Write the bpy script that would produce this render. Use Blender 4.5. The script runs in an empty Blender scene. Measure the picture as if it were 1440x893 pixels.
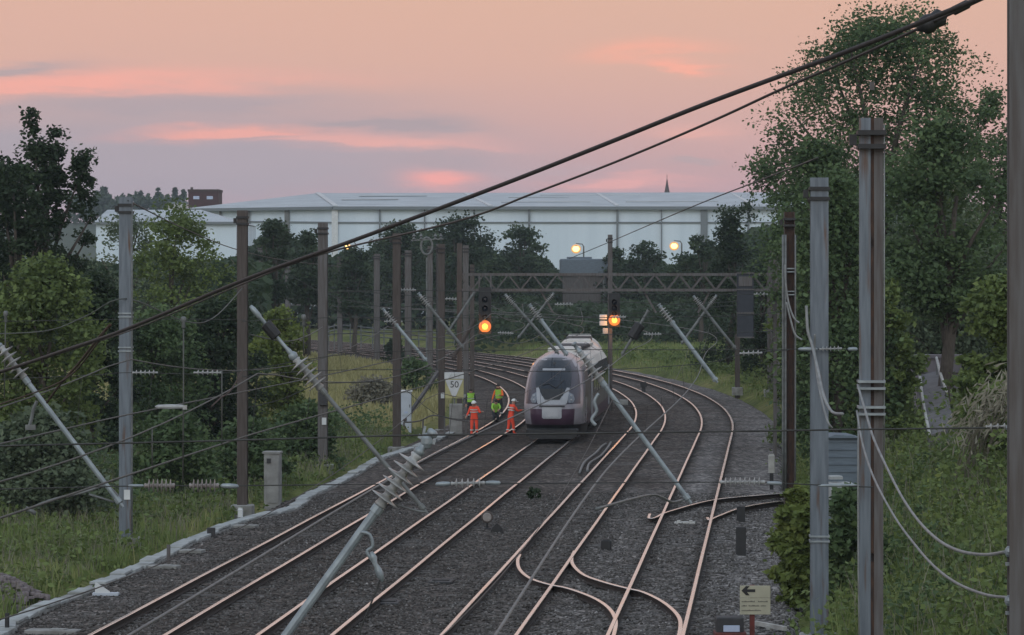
HAZE = 0.00015
SKY = 1.08
import bpy, bmesh, math, random
import numpy as np
from mathutils import Vector, Matrix
random.seed(7)
rng = np.random.default_rng(7)
S = bpy.context.scene
COL = S.collection
R = math.radians

# ------------------------------------------------------------------ camera model
F = 4800.0            # focal length in photo pixels (1440 wide)
CAMZ = 7.2            # a footbridge above the tracks
HOR = 389.0           # photo row of the horizon
def P(px, py, Y):     # photo pixel at distance Y
    return Vector(((px - 720.0) / F * Y, Y, CAMZ - (py - HOR) / F * Y))
def G(px, py, z=0.0): # photo pixel on the level plane z
    Y = F * (CAMZ - z) / (py - HOR)
    return Vector(((px - 720.0) / F * Y, Y, z))

cam = bpy.data.cameras.new('camera'); camo = bpy.data.objects.new('camera', cam); COL.objects.link(camo)
cam.sensor_width = 36.0; cam.lens = 36.0 * F / 1440.0
cam.shift_y = -(446.5 - HOR) / 1440.0
cam.clip_end = 6000.0; cam.clip_start = 0.5
camo.location = (0, 0, CAMZ); camo.rotation_euler = (R(90), 0, 0)
S.camera = camo

# ------------------------------------------------------------------ material helpers
def nt(m):
    m.use_nodes = True
    t = m.node_tree
    return t, t.nodes, t.links
def rgb(c): return (c[0], c[1], c[2], 1.0)
def mat(name, c1, c2=None, scale=4.0, rough=0.7, metal=0.0, detail=5.0, stretch=None, bump=0.0, bscale=None, lo=0.35, hi=0.65, spec=0.5, coord='Object', c3=None, s3=1.0, t3=(0.55, 0.7)):
    """noise-mixed principled material"""
    m = bpy.data.materials.new(name); t, N, L = nt(m)
    b = N['Principled BSDF']; b.inputs['Roughness'].default_value = rough; b.inputs['Metallic'].default_value = metal
    b.inputs['Specular IOR Level'].default_value = spec
    if c2 is None:
        b.inputs['Base Color'].default_value = rgb(c1)
    tc = N.new('ShaderNodeTexCoord'); mp = N.new('ShaderNodeMapping')
    L.new(tc.outputs[coord], mp.inputs['Vector'])
    if stretch: mp.inputs['Scale'].default_value = stretch
    if c2 is not None:
        n = N.new('ShaderNodeTexNoise'); n.inputs['Scale'].default_value = scale; n.inputs['Detail'].default_value = detail
        L.new(mp.outputs[0], n.inputs['Vector'])
        r = N.new('ShaderNodeValToRGB'); r.color_ramp.elements[0].position = lo; r.color_ramp.elements[1].position = hi
        r.color_ramp.elements[0].color = rgb(c1); r.color_ramp.elements[1].color = rgb(c2)
        L.new(n.outputs['Fac'], r.inputs['Fac']); out = r.outputs[0]
        if c3 is not None:
            n3 = N.new('ShaderNodeTexNoise'); n3.inputs['Scale'].default_value = s3; n3.inputs['Detail'].default_value = 6
            L.new(mp.outputs[0], n3.inputs['Vector'])
            r3 = N.new('ShaderNodeValToRGB'); r3.color_ramp.elements[0].position = t3[0]; r3.color_ramp.elements[1].position = t3[1]
            L.new(n3.outputs['Fac'], r3.inputs['Fac'])
            mx = N.new('ShaderNodeMix'); mx.data_type = 'RGBA'
            L.new(r3.outputs[0], mx.inputs[0]); L.new(out, mx.inputs[6]); mx.inputs[7].default_value = rgb(c3)
            out = mx.outputs[2]
        L.new(out, b.inputs['Base Color'])
    if bump:
        nb = N.new('ShaderNodeTexNoise'); nb.inputs['Scale'].default_value = bscale or scale * 3; nb.inputs['Detail'].default_value = 6
        L.new(mp.outputs[0], nb.inputs['Vector'])
        bp = N.new('ShaderNodeBump'); bp.inputs['Strength'].default_value = bump; bp.inputs['Distance'].default_value = 0.05
        L.new(nb.outputs['Fac'], bp.inputs['Height']); L.new(bp.outputs[0], b.inputs['Normal'])
    return m
def emit(name, c, s):
    m = bpy.data.materials.new(name); t, N, L = nt(m)
    b = N['Principled BSDF']; b.inputs['Base Color'].default_value = (0.1, 0.1, 0.1, 1)
    b.inputs['Emission Color'].default_value = rgb(c); b.inputs['Emission Strength'].default_value = s
    return m
def leaf_mat(name, dark, mid, light):
    m = bpy.data.materials.new(name); t, N, L = nt(m)
    b = N['Principled BSDF']; out = N['Material Output']
    a = N.new('ShaderNodeAttribute'); a.attribute_name = 'tint'
    r = N.new('ShaderNodeValToRGB'); e = r.color_ramp.elements
    e[0].position = 0.0; e[0].color = rgb(dark); e[1].position = 1.0; e[1].color = rgb(light)
    x = e.new(0.5); x.color = rgb(mid)
    L.new(a.outputs['Fac'], r.inputs['Fac']); L.new(r.outputs[0], b.inputs['Base Color'])
    b.inputs['Roughness'].default_value = 0.6; b.inputs['Specular IOR Level'].default_value = 0.25
    tr = N.new('ShaderNodeBsdfTranslucent'); L.new(r.outputs[0], tr.inputs['Color'])
    mx = N.new('ShaderNodeMixShader'); mx.inputs[0].default_value = 0.3
    L.new(b.outputs[0], mx.inputs[1]); L.new(tr.outputs[0], mx.inputs[2]); L.new(mx.outputs[0], out.inputs['Surface'])
    return m

M = {}
M['mast_grey'] = mat('galvanised mast steel', (0.15, 0.178, 0.21), (0.10, 0.12, 0.145), 2.5, 0.5, 0.2, stretch=(6, 6, 0.5), c3=(0.10, 0.055, 0.035), s3=1.3, t3=(0.58, 0.72))
M['mast_rust'] = mat('rusted mast steel', (0.056, 0.042, 0.037), (0.085, 0.070, 0.064), 3.0, 0.8, 0.0, stretch=(6, 6, 0.5))
M['mast_dull'] = mat('weathered mast steel', (0.115, 0.11, 0.112), (0.075, 0.062, 0.058), 2.5, 0.7, 0.0, stretch=(6, 6, 0.5))
M['rust'] = mat('deep rust', (0.07, 0.035, 0.022), (0.03, 0.02, 0.018), 8, 0.85, stretch=(3, 3, 0.6))
M['galv'] = mat('galvanised tube', (0.30, 0.34, 0.36), (0.21, 0.24, 0.26), 6, 0.45, 0.3)
M['galv_dull'] = mat('dull galvanised tube', (0.17, 0.18, 0.18), (0.11, 0.115, 0.115), 6, 0.55, 0.2)
M['porcelain'] = mat('glazed insulator', (0.36, 0.37, 0.37), (0.27, 0.27, 0.27), 9, 0.3)
M['porcelain_brown'] = mat('brownish insulator', (0.22, 0.19, 0.18), (0.3, 0.28, 0.27), 9, 0.35)
M['wire'] = mat('weathered copper wire', (0.055, 0.055, 0.052), (0.03, 0.03, 0.03), 5, 0.6, 0.2)
M['wire_green'] = mat('verdigris copper wire', (0.10, 0.105, 0.095), (0.07, 0.072, 0.066), 5, 0.6, 0.2)
M['cable_pale'] = mat('pale insulated cable', (0.25, 0.26, 0.26), (0.17, 0.175, 0.175), 5, 0.55)
M['feeder'] = mat('stranded feeder cable', (0.05, 0.042, 0.043), (0.03, 0.026, 0.027), 40, 0.6, 0.2)
M['black'] = mat('black painted metal', (0.012, 0.012, 0.014), (0.02, 0.02, 0.022), 6, 0.6)
M['dark'] = mat('dark grey plastic', (0.03, 0.03, 0.034), (0.045, 0.044, 0.046), 6, 0.7)
M['concrete'] = mat('weathered concrete', (0.30, 0.30, 0.29), (0.20, 0.195, 0.19), 2.5, 0.85, bump=0.3, c3=(0.12, 0.12, 0.10), s3=0.8, t3=(0.55, 0.75))
M['conc_pale'] = mat('pale concrete lids', (0.40, 0.42, 0.42), (0.27, 0.28, 0.28), 1.6, 0.85, bump=0.4, c3=(0.17, 0.17, 0.15), s3=0.7, t3=(0.55, 0.72))
M['sleeper'] = mat('dirty sleeper concrete', (0.095, 0.088, 0.085), (0.06, 0.054, 0.052), 3, 0.9)
M['railweb'] = mat('rail rust', (0.035, 0.022, 0.017), (0.02, 0.014, 0.012), 9, 0.85)
M['white'] = mat('white painted metal', (0.62, 0.64, 0.65), (0.52, 0.54, 0.55), 3, 0.5)
M['white_dirty'] = mat('dirty white paint', (0.5, 0.5, 0.48), (0.34, 0.33, 0.31), 3, 0.7)
M['cab_white'] = mat('bluish white cabinet', (0.5, 0.55, 0.62), (0.40, 0.44, 0.5), 2, 0.5)
M['hut'] = mat('blue grey hut cladding', (0.13, 0.165, 0.2), (0.10, 0.125, 0.155), 2, 0.7, stretch=(1, 1, 8))
M['red'] = mat('dull red paint', (0.16, 0.03, 0.025), (0.09, 0.025, 0.02), 5, 0.7)
M['plate_blue'] = mat('pale blue plate', (0.45, 0.52, 0.68), (0.4, 0.47, 0.62), 3, 0.4)
M['cream'] = mat('cream sign board', (0.42, 0.40, 0.30), (0.36, 0.345, 0.26), 3, 0.6)
M['yellow_pale'] = mat('pale yellow sign board', (0.46, 0.43, 0.20), (0.38, 0.36, 0.18), 3, 0.6)
M['ink'] = mat('sign black', (0.012, 0.012, 0.013), rough=0.6)
M['bark'] = mat('bark', (0.05, 0.04, 0.032), (0.085, 0.07, 0.058), 6, 0.9, stretch=(4, 4, 0.7), bump=0.4)
M['brick'] = mat('dark red brick', (0.07, 0.025, 0.025), (0.05, 0.02, 0.02), 1.5, 0.9)
M['glass'] = mat('dark glass', (0.012, 0.016, 0.026), rough=0.08)
M['amber'] = emit('amber signal lamp', (1.0, 0.36, 0.05), 2.6)
M['flood_halo'] = emit('floodlight imitated halo', (1.0, 0.50, 0.16), 0.8)  # dim warm emission standing in for the glow around a floodlight
M['amber_halo'] = emit('amber signal imitated halo', (1.0, 0.20, 0.015), 0.9)  # orange emission standing in for the glow around a lit signal
M['flood'] = emit('warm floodlight lamp', (1.0, 0.60, 0.20), 3.2)
M['wh_wall'] = mat('white profiled cladding', (0.62, 0.71, 0.79), (0.54, 0.63, 0.71), 0.35, 0.5, stretch=(1, 1, 0.03))
M['wh_roof'] = mat('pale roof sheeting', (0.42, 0.46, 0.49), (0.33, 0.37, 0.40), 0.2, 0.55)
M['wh_trim'] = mat('grey eaves trim', (0.15, 0.17, 0.185), rough=0.6)
M['rooflight'] = mat('translucent rooflight sheet', (0.52, 0.54, 0.55), (0.45, 0.47, 0.49), 0.1, 0.5)
M['hill'] = mat('distant hill grass', (0.045, 0.06, 0.035), (0.06, 0.07, 0.045), 0.02, 0.95)
# rails
m = bpy.data.materials.new('polished rail head'); t, N, L = nt(m); b = N['Principled BSDF']
b.inputs['Base Color'].default_value = (0.88, 0.865, 0.82, 1); b.inputs['Metallic'].default_value = 1.0; b.inputs['Roughness'].default_value = 0.27
n = N.new('ShaderNodeTexNoise'); n.inputs['Scale'].default_value = 0.9; tc = N.new('ShaderNodeTexCoord'); L.new(tc.outputs['Object'], n.inputs['Vector'])
mr = N.new('ShaderNodeMapRange'); mr.inputs[3].default_value = 0.17; mr.inputs[4].default_value = 0.30; L.new(n.outputs['Fac'], mr.inputs[0]); L.new(mr.outputs[0], b.inputs['Roughness'])
M['railhead'] = m
# leaves
M['leaf_ash'] = leaf_mat('ash leaves', (0.059, 0.094, 0.043), (0.094, 0.145, 0.063), (0.149, 0.209, 0.089))
M['leaf_dark'] = leaf_mat('dark leaves', (0.021, 0.037, 0.018), (0.034, 0.056, 0.028), (0.055, 0.083, 0.039))
M['leaf_olive'] = leaf_mat('olive leaves', (0.080, 0.113, 0.039), (0.128, 0.175, 0.056), (0.198, 0.255, 0.083))
M['leaf_lime'] = leaf_mat('yellow green leaves', (0.096, 0.128, 0.035), (0.147, 0.192, 0.052), (0.221, 0.263, 0.074))
M['leaf_grey'] = leaf_mat('grey green leaves', (0.075, 0.101, 0.060), (0.117, 0.153, 0.092), (0.185, 0.228, 0.142))
M['leaf_far'] = leaf_mat('distant leaves', (0.030, 0.049, 0.026), (0.047, 0.074, 0.038), (0.076, 0.107, 0.054))
M['leaf_brown'] = leaf_mat('dry brown stems', (0.145, 0.131, 0.097), (0.226, 0.211, 0.162), (0.323, 0.306, 0.241))
M['grass'] = leaf_mat('tall grass blades', (0.109, 0.156, 0.050), (0.186, 0.237, 0.079), (0.328, 0.324, 0.146))
M['grass_dry'] = leaf_mat('dry meadow grass', (0.230, 0.218, 0.098), (0.328, 0.305, 0.144), (0.425, 0.391, 0.207))

# ------------------------------------------------------------------ mesh builder
class MB:
    def __init__(s): s.v = []; s.f = []; s.m = []
    def add(s, vs, fs, mi=0):
        o = len(s.v); s.v += [Vector(v) for v in vs]
        for f in fs: s.f.append(tuple(i + o for i in f)); s.m.append(mi)
    def box(s, c, size, rz=0.0, mi=0, M3=None, ch=0.0):
        x, y, z = [k * 0.5 for k in size]; c = Vector(c)
        rot = M3 if M3 is not None else Matrix.Rotation(rz, 3, 'Z')
        if ch <= 0:
            vs = [(-x,-y,-z),(x,-y,-z),(x,y,-z),(-x,y,-z),(-x,-y,z),(x,-y,z),(x,y,z),(-x,y,z)]
            s.add([c + rot @ Vector(v) for v in vs], [(0,3,2,1),(4,5,6,7),(0,1,5,4),(1,2,6,5),(2,3,7,6),(3,0,4,7)], mi)
        else:
            ring = lambda a, b, zz: [(-a+ch,-b,zz),(a-ch,-b,zz),(a,-b+ch,zz),(a,b-ch,zz),(a-ch,b,zz),(-a+ch,b,zz),(-a,b-ch,zz),(-a,-b+ch,zz)]
            vs = ring(x, y, -z) + ring(x, y, z-ch) + ring(x-ch, y-ch, z)
            fs = [tuple(range(7,-1,-1)), tuple(range(16,24))]
            for k in range(8):
                j = (k+1) % 8
                fs += [(k, j, 8+j, 8+k), (8+k, 8+j, 16+j, 16+k)]
            s.add([c + rot @ Vector(v) for v in vs], fs, mi)
    def frame(s, d):
        d = d.normalized(); up = Vector((0,0,1)) if abs(d.z) < 0.95 else Vector((0,1,0))
        a = d.cross(up).normalized(); return a, a.cross(d).normalized()
    def beam(s, p0, p1, w, h, mi=0):
        p0, p1 = Vector(p0), Vector(p1); a, b = s.frame(p1 - p0); a = a * w * .5; b = b * h * .5
        vs = [p + q for p in (p0, p1) for q in (-a-b, a-b, a+b, -a+b)]
        s.add(vs, [(0,3,2,1),(4,5,6,7),(0,1,5,4),(1,2,6,5),(2,3,7,6),(3,0,4,7)], mi)
    def path(s, pts, r, n=6, mi=0, caps=True):
        pts = [Vector(p) for p in pts]; k = len(pts); rs = r if isinstance(r, (list, tuple)) else [r]*k
        vs = []; prev = None
        for i, p in enumerate(pts):
            d = (pts[min(i+1, k-1)] - pts[max(i-1, 0)])
            a, b = s.frame(d)
            if prev is not None:
                a = (prev - d.normalized() * prev.dot(d.normalized()))
                a = a.normalized() if a.length > 1e-6 else s.frame(d)[0]
                b = a.cross(d.normalized()).normalized()
            prev = a
            for q in range(n):
                t = 2*math.pi*q/n; vs.append(p + a*(math.cos(t)*rs[i]) + b*(math.sin(t)*rs[i]))
        fs = []
        for i in range(k-1):
            for q in range(n):
                j = (q+1) % n
                fs.append((i*n+q, i*n+j, (i+1)*n+j, (i+1)*n+q))
        if caps: fs += [tuple(range(n-1,-1,-1)), tuple(range((k-1)*n, k*n))]
        s.add(vs, fs, mi)
    def tube(s, p0, p1, r0, r1=None, n=8, mi=0): s.path([p0, p1], [r0, r0 if r1 is None else r1], n, mi)
    def lathe(s, p0, p1, prof, n=10, mi=0):
        """prof: (t along p0-p1 in 0..1, radius)"""
        p0, p1 = Vector(p0), Vector(p1); d = p1 - p0; a, b = s.frame(d); vs = []; k = len(prof)
        for t, r in prof:
            for q in range(n):
                an = 2*math.pi*q/n; vs.append(p0 + d*t + a*(math.cos(an)*r) + b*(math.sin(an)*r))
        fs = [((i)*n+q, i*n+(q+1)%n, (i+1)*n+(q+1)%n, (i+1)*n+q) for i in range(k-1) for q in range(n)]
        fs += [tuple(range(n-1,-1,-1)), tuple(range((k-1)*n, k*n))]
        s.add(vs, fs, mi)
    def ball(s, c, r, n=10, mi=0):
        c = Vector(c); r = Vector(r) if not isinstance(r, (int, float)) else Vector((r,r,r)); vs = []; k = n//2
        for i in range(k+1):
            ph = math.pi*i/k
            for q in range(n):
                th = 2*math.pi*q/n
                vs.append(c + Vector((r.x*math.sin(ph)*math.cos(th), r.y*math.sin(ph)*math.sin(th), r.z*math.cos(ph))))
        s.add(vs, [(i*n+q, (i+1)*n+q, (i+1)*n+(q+1)%n, i*n+(q+1)%n) for i in range(k) for q in range(n)], mi)
    def prism(s, pts, ex, mi=0):
        """polygon extruded by the vector ex"""
        n = len(pts); pts = [Vector(p) for p in pts]; ex = Vector(ex)
        s.add(pts + [p + ex for p in pts], [tuple(range(n-1,-1,-1)), tuple(range(n, 2*n))] + [(i, (i+1)%n, n+(i+1)%n, n+i) for i in range(n)], mi)
    def build(s, name, mats, parent=None, origin=None, smooth=False):
        if not isinstance(mats, (list, tuple)): mats = [mats]
        org = Vector(origin) if origin is not None else (Vector(parent['_o']) if parent is not None and '_o' in parent else Vector((0,0,0)))
        me = bpy.data.meshes.new(name)
        me.from_pydata([tuple(v - org) for v in s.v], [], s.f)
        for q in mats: me.materials.append(q)
        me.polygons.foreach_set('material_index', s.m)
        if smooth: me.polygons.foreach_set('use_smooth', [True]*len(me.polygons))
        me.update()
        o = bpy.data.objects.new(name, me); COL.objects.link(o)
        if parent is not None:
            o.parent = parent; o['_o'] = tuple(org)
        else:
            o.location = org; o['_o'] = tuple(org)
        return o
def tag(o, label, cat, group=None, kind=None):
    if label: o['label'] = label
    if cat: o['category'] = cat
    if group: o['group'] = group
    if kind: o['kind'] = kind
    return o
def thing(name, loc, label, cat, group=None):
    o = bpy.data.objects.new(name, None); COL.objects.link(o); o.location = loc; o['_o'] = tuple(loc)
    o.empty_display_size = 0.3
    return tag(o, label, cat, group)
def struct(o): o['kind'] = 'structure'; return o
def npmesh(name, verts, faces, mats, tint=None, parent=None, origin=(0,0,0)):
    """verts (n,3), faces (m,k) numpy"""
    me = bpy.data.meshes.new(name); k = faces.shape[1]; v = (verts - np.array(origin)).astype(np.float32)
    me.vertices.add(len(v)); me.vertices.foreach_set('co', v.ravel())
    me.loops.add(faces.size); me.loops.foreach_set('vertex_index', faces.ravel().astype(np.int32))
    me.polygons.add(len(faces)); me.polygons.foreach_set('loop_start', np.arange(0, faces.size, k, dtype=np.int32))
    me.update(calc_edges=True)
    if tint is not None:
        a = me.attributes.new('tint', 'FLOAT', 'POINT'); a.data.foreach_set('value', tint.astype(np.float32))
    me.materials.append(mats)
    o = bpy.data.objects.new(name, me); COL.objects.link(o)
    if parent is not None: o.parent = parent
    else: o.location = origin
    o['_o'] = tuple(float(q) for q in origin)
    return o

# ------------------------------------------------------------------ track geometry: straight, then a long left-hand curve
SL = 0.0756; YS = 158.0; RAD = 537.0
AH = math.atan(SL); NX = Vector((math.cos(AH), -math.sin(AH), 0)); TX = Vector((math.sin(AH), math.cos(AH), 0))
B0 = Vector((2.68 + SL*(YS-68.6), YS, 0)); CEN = B0 - NX*RAD
def tp(s, off, z=0.0):
    """point of the line running `off` metres right of the right-hand track; s = metres from the start of the curve"""
    if s <= 0: p = B0 + TX*s + NX*off
    else:
        a = s/RAD; n = Vector((math.cos(a)*NX.x - math.sin(a)*NX.y, math.sin(a)*NX.x + math.cos(a)*NX.y, 0)); p = CEN + n*(RAD+off)
    return Vector((p.x, p.y, z))
def th(s):  # heading angle about Z of the direction of travel (+Y = 0)
    return -AH + (max(s, 0)/RAD)
def sofY(Y): return (Y - YS)/math.cos(AH) if Y <= YS else (Y - YS)*1.002
def lat(x, y):
    """signed distance right of the right-hand track centre (numpy)"""
    x = np.asarray(x, float); y = np.asarray(y, float)
    ds = (x - B0.x)*NX.x + (y - B0.y)*NX.y
    dc = np.hypot(x - CEN.x, y - CEN.y) - RAD
    along = (x - B0.x)*TX.x + (y - B0.y)*TX.y
    return np.where(along <= 0, ds, dc)
TR = {1: -10.40, 2: -7.04, 3: -3.34, 4: 0.0}
def vnoise(x, y, sc, seed=0):
    """cheap smooth value noise"""
    x = np.asarray(x, float)/sc + 13.7*seed; y = np.asarray(y, float)/sc + 7.1*seed
    return (np.sin(x*1.3+1.7*np.sin(y*0.9+seed)) + np.sin(y*1.7+1.3*np.sin(x*1.1)) + 0.5*np.sin(3.1*x+2.3*y) + 0.5*np.sin(2.7*y-1.9*x))/3.0
def terr(x, y):
    d = lat(x, y); x = np.asarray(x, float); y = np.asarray(y, float)
    near = np.clip((175 - y)/40.0, 0, 1)
    cap = 0.9 + 3.3*near
    right = np.clip((d - 3.6)*0.55, 0, None); right = cap*(1 - np.exp(-right/cap))
    left = np.clip((-14.0 - d)*0.05, 0, 1.2)
    z = -0.30 + right + left + 0.10*vnoise(x, y, 3.0) * np.clip((np.abs(d+5.4)-9.0)/2, 0, 1)
    z = np.where((d > -14.0) & (d < 3.4), -0.55, z)
    return z
def tz(x, y): return float(terr(x, y))
# ------------------------------------------------------------------ ground, hill, ballast
xs = np.concatenate([-np.geomspace(800, 31, 26), np.arange(-30, 30.1, 0.75), np.geomspace(31, 800, 26)])
ys = np.concatenate([np.arange(-60, 20, 8), np.arange(20, 260, 1.25), np.geomspace(260, 1700, 70)])
XX, YY = np.meshgrid(xs, ys); ZZ = terr(XX, YY)
vv = np.stack([XX, YY, ZZ], -1).reshape(-1, 3); nx = len(xs); ny = len(ys)
ii = (np.arange(ny-1)[:, None]*nx + np.arange(nx-1)[None, :]).reshape(-1)
ff = np.stack([ii, ii+1, ii+nx+1, ii+nx], -1)
gm = bpy.data.materials.new('rough grass and soil'); t, N, L = nt(gm); b = N['Principled BSDF']; b.inputs['Roughness'].default_value = 0.95; b.inputs['Specular IOR Level'].default_value = 0.1
tc = N.new('ShaderNodeTexCoord')
def noise(sc, det=6, vec=None):
    n = N.new('ShaderNodeTexNoise'); n.inputs['Scale'].default_value = sc; n.inputs['Detail'].default_value = det
    L.new(vec or tc.outputs['Object'], n.inputs['Vector']); return n
def ramp(fac, stops):
    r = N.new('ShaderNodeValToRGB'); e = r.color_ramp.elements
    while len(e) < len(stops): e.new(0.5)
    for k, (p, c) in enumerate(stops): e[k].position = p; e[k].color = rgb(c)
    L.new(fac, r.inputs['Fac']); return r.outputs[0]
n1 = noise(0.12); n2 = noise(2.2, 8)
c1 = ramp(n1.outputs['Fac'], [(0.35, (0.085, 0.105, 0.034)), (0.5, (0.13, 0.145, 0.048)), (0.66, (0.19, 0.18, 0.075))])
c2 = ramp(n2.outputs['Fac'], [(0.3, (0.55, 0.55, 0.5)), (0.7, (1.25, 1.25, 1.2))])
mx = N.new('ShaderNodeMix'); mx.data_type = 'RGBA'; mx.blend_type = 'MULTIPLY'; mx.inputs[0].default_value = 1.0
L.new(c1, mx.inputs[6]); L.new(c2, mx.inputs[7]); L.new(mx.outputs[2], b.inputs['Base Color'])
bp = N.new('ShaderNodeBump'); bp.inputs['Strength'].default_value = 0.6; bp.inputs['Distance'].default_value = 0.2
L.new(n2.outputs['Fac'], bp.inputs['Height']); L.new(bp.outputs[0], b.inputs['Normal'])
ground = struct(npmesh('ground', vv, ff, gm))
ground.data.polygons.foreach_set('use_smooth', [True]*len(ground.data.polygons))

# hill far behind the warehouse
hx = np.linspace(-620, 620, 90); hy = np.linspace(900, 1640, 30); HX, HY = np.meshgrid(hx, hy)
prof = np.exp(-((HY-1220)/170.0)**2)
hh = 21 + 7.5*np.exp(-((HX+150)/60.0)**2) + 1.5*vnoise(HX, HY, 60, 2) - 0.008*np.abs(HX)
HZ = -1.2 + hh*prof
vv = np.stack([HX, HY, HZ], -1).reshape(-1, 3); ii = (np.arange(29)[:, None]*90 + np.arange(89)[None, :]).reshape(-1)
struct(npmesh('hill', vv, np.stack([ii, ii+1, ii+91, ii+90], -1), M['hill']))
def hillz(x, y): return float(-1.2 + (21 + 7.5*math.exp(-((x+150)/60.0)**2) + 1.5*vnoise(x, y, 60, 2) - 0.008*abs(x))*math.exp(-((y-1220)/170.0)**2))

# ballast bed: a long bed in track coordinates
dd = np.arange(-14.0, 3.41, 0.2); ss = np.concatenate([np.arange(-150, 0, 0.8), np.arange(0, 330, 1.5)])
V = []; LT = []
for s in ss:
    for d in dd:
        p = tp(s, d); V.append((p.x, p.y)); LT.append(d)
V = np.array(V); LT = np.array(LT)
edge = np.minimum(LT + 14.0, 3.4 - LT)
nz = vnoise(V[:,0], V[:,1], 0.55, 1)*0.022 + vnoise(V[:,0], V[:,1], 2.6, 3)*0.03
dist = np.min(np.abs(LT[:, None] - np.array(list(TR.values()))[None, :]), 1)
Z = -0.157 + nz - 0.06*np.clip((dist-1.3)/0.4, 0, 1) - np.clip(0.6 - edge, 0, 0.6)*0.7
Z = np.where(np.abs(dist - 0.7175) < 0.22, np.minimum(Z, -0.175), Z)
nd = len(dd); ns = len(ss)
ii = (np.arange(ns-1)[:, None]*nd + np.arange(nd-1)[None, :]).reshape(-1)
bm_ = bpy.data.materials.new('track ballast'); t, N, L = nt(bm_); b = N['Principled BSDF']; b.inputs['Roughness'].default_value = 0.9; b.inputs['Specular IOR Level'].default_value = 0.2
tc = N.new('ShaderNodeTexCoord')
vo = N.new('ShaderNodeTexVoronoi'); vo.inputs['Scale'].default_value = 7.5; L.new(tc.outputs['Object'], vo.inputs['Vector'])
sp = N.new('ShaderNodeSeparateColor'); L.new(vo.outputs['Color'], sp.inputs[0])
stone = ramp(sp.outputs[0], [(0.0, (0.25, 0.25, 0.26)), (0.45, (0.8, 0.78, 0.78)), (0.8, (1.35, 1.32, 1.3)), (1.0, (2.4, 2.35, 2.3))])
at = N.new('ShaderNodeAttribute'); at.attribute_name = 'tint'
# the tint attribute stores the bed's age: 0 old and oily under the left tracks, 1 fresh stone on the right
nb = noise(0.35); nc = noise(1.5)
ad = N.new('ShaderNodeMath'); ad.operation = 'MULTIPLY_ADD'; L.new(nb.outputs['Fac'], ad.inputs[0]); ad.inputs[1].default_value = 0.9; ad.inputs[2].default_value = -0.45
ad2 = N.new('ShaderNodeMath'); ad2.operation = 'ADD'; L.new(ad.outputs[0], ad2.inputs[0]); L.new(at.outputs['Fac'], ad2.inputs[1])
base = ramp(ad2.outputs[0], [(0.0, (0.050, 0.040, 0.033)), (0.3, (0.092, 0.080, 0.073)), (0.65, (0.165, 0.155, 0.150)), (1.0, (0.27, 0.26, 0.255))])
nf = noise(5.0, 8, None); fine = ramp(nf.outputs['Fac'], [(0.3, (0.55, 0.55, 0.55)), (0.7, (1.35, 1.33, 1.33))])
mx = N.new('ShaderNodeMix'); mx.data_type = 'RGBA'; mx.blend_type = 'MULTIPLY'; mx.inputs[0].default_value = 1.0; L.new(base, mx.inputs[6]); L.new(stone, mx.inputs[7])
mx2 = N.new('ShaderNodeMix'); mx2.data_type = 'RGBA'; mx2.blend_type = 'MULTIPLY'; mx2.inputs[0].default_value = 0.8; L.new(mx.outputs[2], mx2.inputs[6]); L.new(fine, mx2.inputs[7])
L.new(mx2.outputs[2], b.inputs['Base Color'])
bp = N.new('ShaderNodeBump'); bp.inputs['Strength'].default_value = 0.9; bp.inputs['Distance'].default_value = 0.06; L.new(vo.outputs['Distance'], bp.inputs['Height']); L.new(bp.outputs[0], b.inputs['Normal'])
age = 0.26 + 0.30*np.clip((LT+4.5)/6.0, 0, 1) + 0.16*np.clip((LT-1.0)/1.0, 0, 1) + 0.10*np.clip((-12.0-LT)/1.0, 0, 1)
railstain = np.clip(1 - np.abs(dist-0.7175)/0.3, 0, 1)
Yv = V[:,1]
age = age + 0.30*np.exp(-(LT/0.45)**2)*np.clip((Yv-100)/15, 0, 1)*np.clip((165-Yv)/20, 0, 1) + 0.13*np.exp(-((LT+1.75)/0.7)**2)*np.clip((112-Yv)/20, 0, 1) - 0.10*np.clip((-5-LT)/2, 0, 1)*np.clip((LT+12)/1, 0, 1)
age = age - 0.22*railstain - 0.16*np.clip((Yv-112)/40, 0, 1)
vv = np.concatenate([V, Z[:, None]], 1)
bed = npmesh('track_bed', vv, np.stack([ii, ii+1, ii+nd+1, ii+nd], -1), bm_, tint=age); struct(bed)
bed.data.polygons.foreach_set('use_smooth', [True]*len(bed.data.polygons))

# loose stones lying on the bed
gs_ = np.random.default_rng(77); n_ = 80000
q_s = -112 + 70*gs_.uniform(0, 1, n_)**1.6; q_d = gs_.uniform(-13.9, 3.35, n_)
dq = np.min(np.abs(q_d[:, None] - np.array(list(TR.values()))[None, :]), 1); keep = np.abs(dq - 0.7525) > 0.13; q_s, q_d, dq = q_s[keep], q_d[keep], dq[keep]
px_ = B0.x + TX.x*q_s + NX.x*q_d; py_ = B0.y + TX.y*q_s + NX.y*q_d
zz_ = -0.157 + vnoise(px_, py_, 0.55, 1)*0.022 + vnoise(px_, py_, 2.6, 3)*0.03 - 0.06*np.clip((dq-1.3)/0.4, 0, 1) - np.clip(0.6 - np.minimum(q_d+14.0, 3.4-q_d), 0, 0.6)*0.7
n_ = len(px_); cc_ = np.stack([px_, py_, zz_ + 0.008], 1); rr_ = gs_.uniform(0.022, 0.05, n_)[:, None]
oc = np.array([(1,0,0),(0,1,0),(-1,0,0),(0,-1,0),(0,0,.75),(0,0,-.6)], float)
Vs = cc_[:, None, :] + (oc[None] + gs_.normal(size=(n_, 6, 3))*0.22)*rr_[:, None, :]
fo = np.array([(0,1,4),(1,2,4),(2,3,4),(3,0,4),(1,0,5),(2,1,5),(3,2,5),(0,3,5)])
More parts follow.
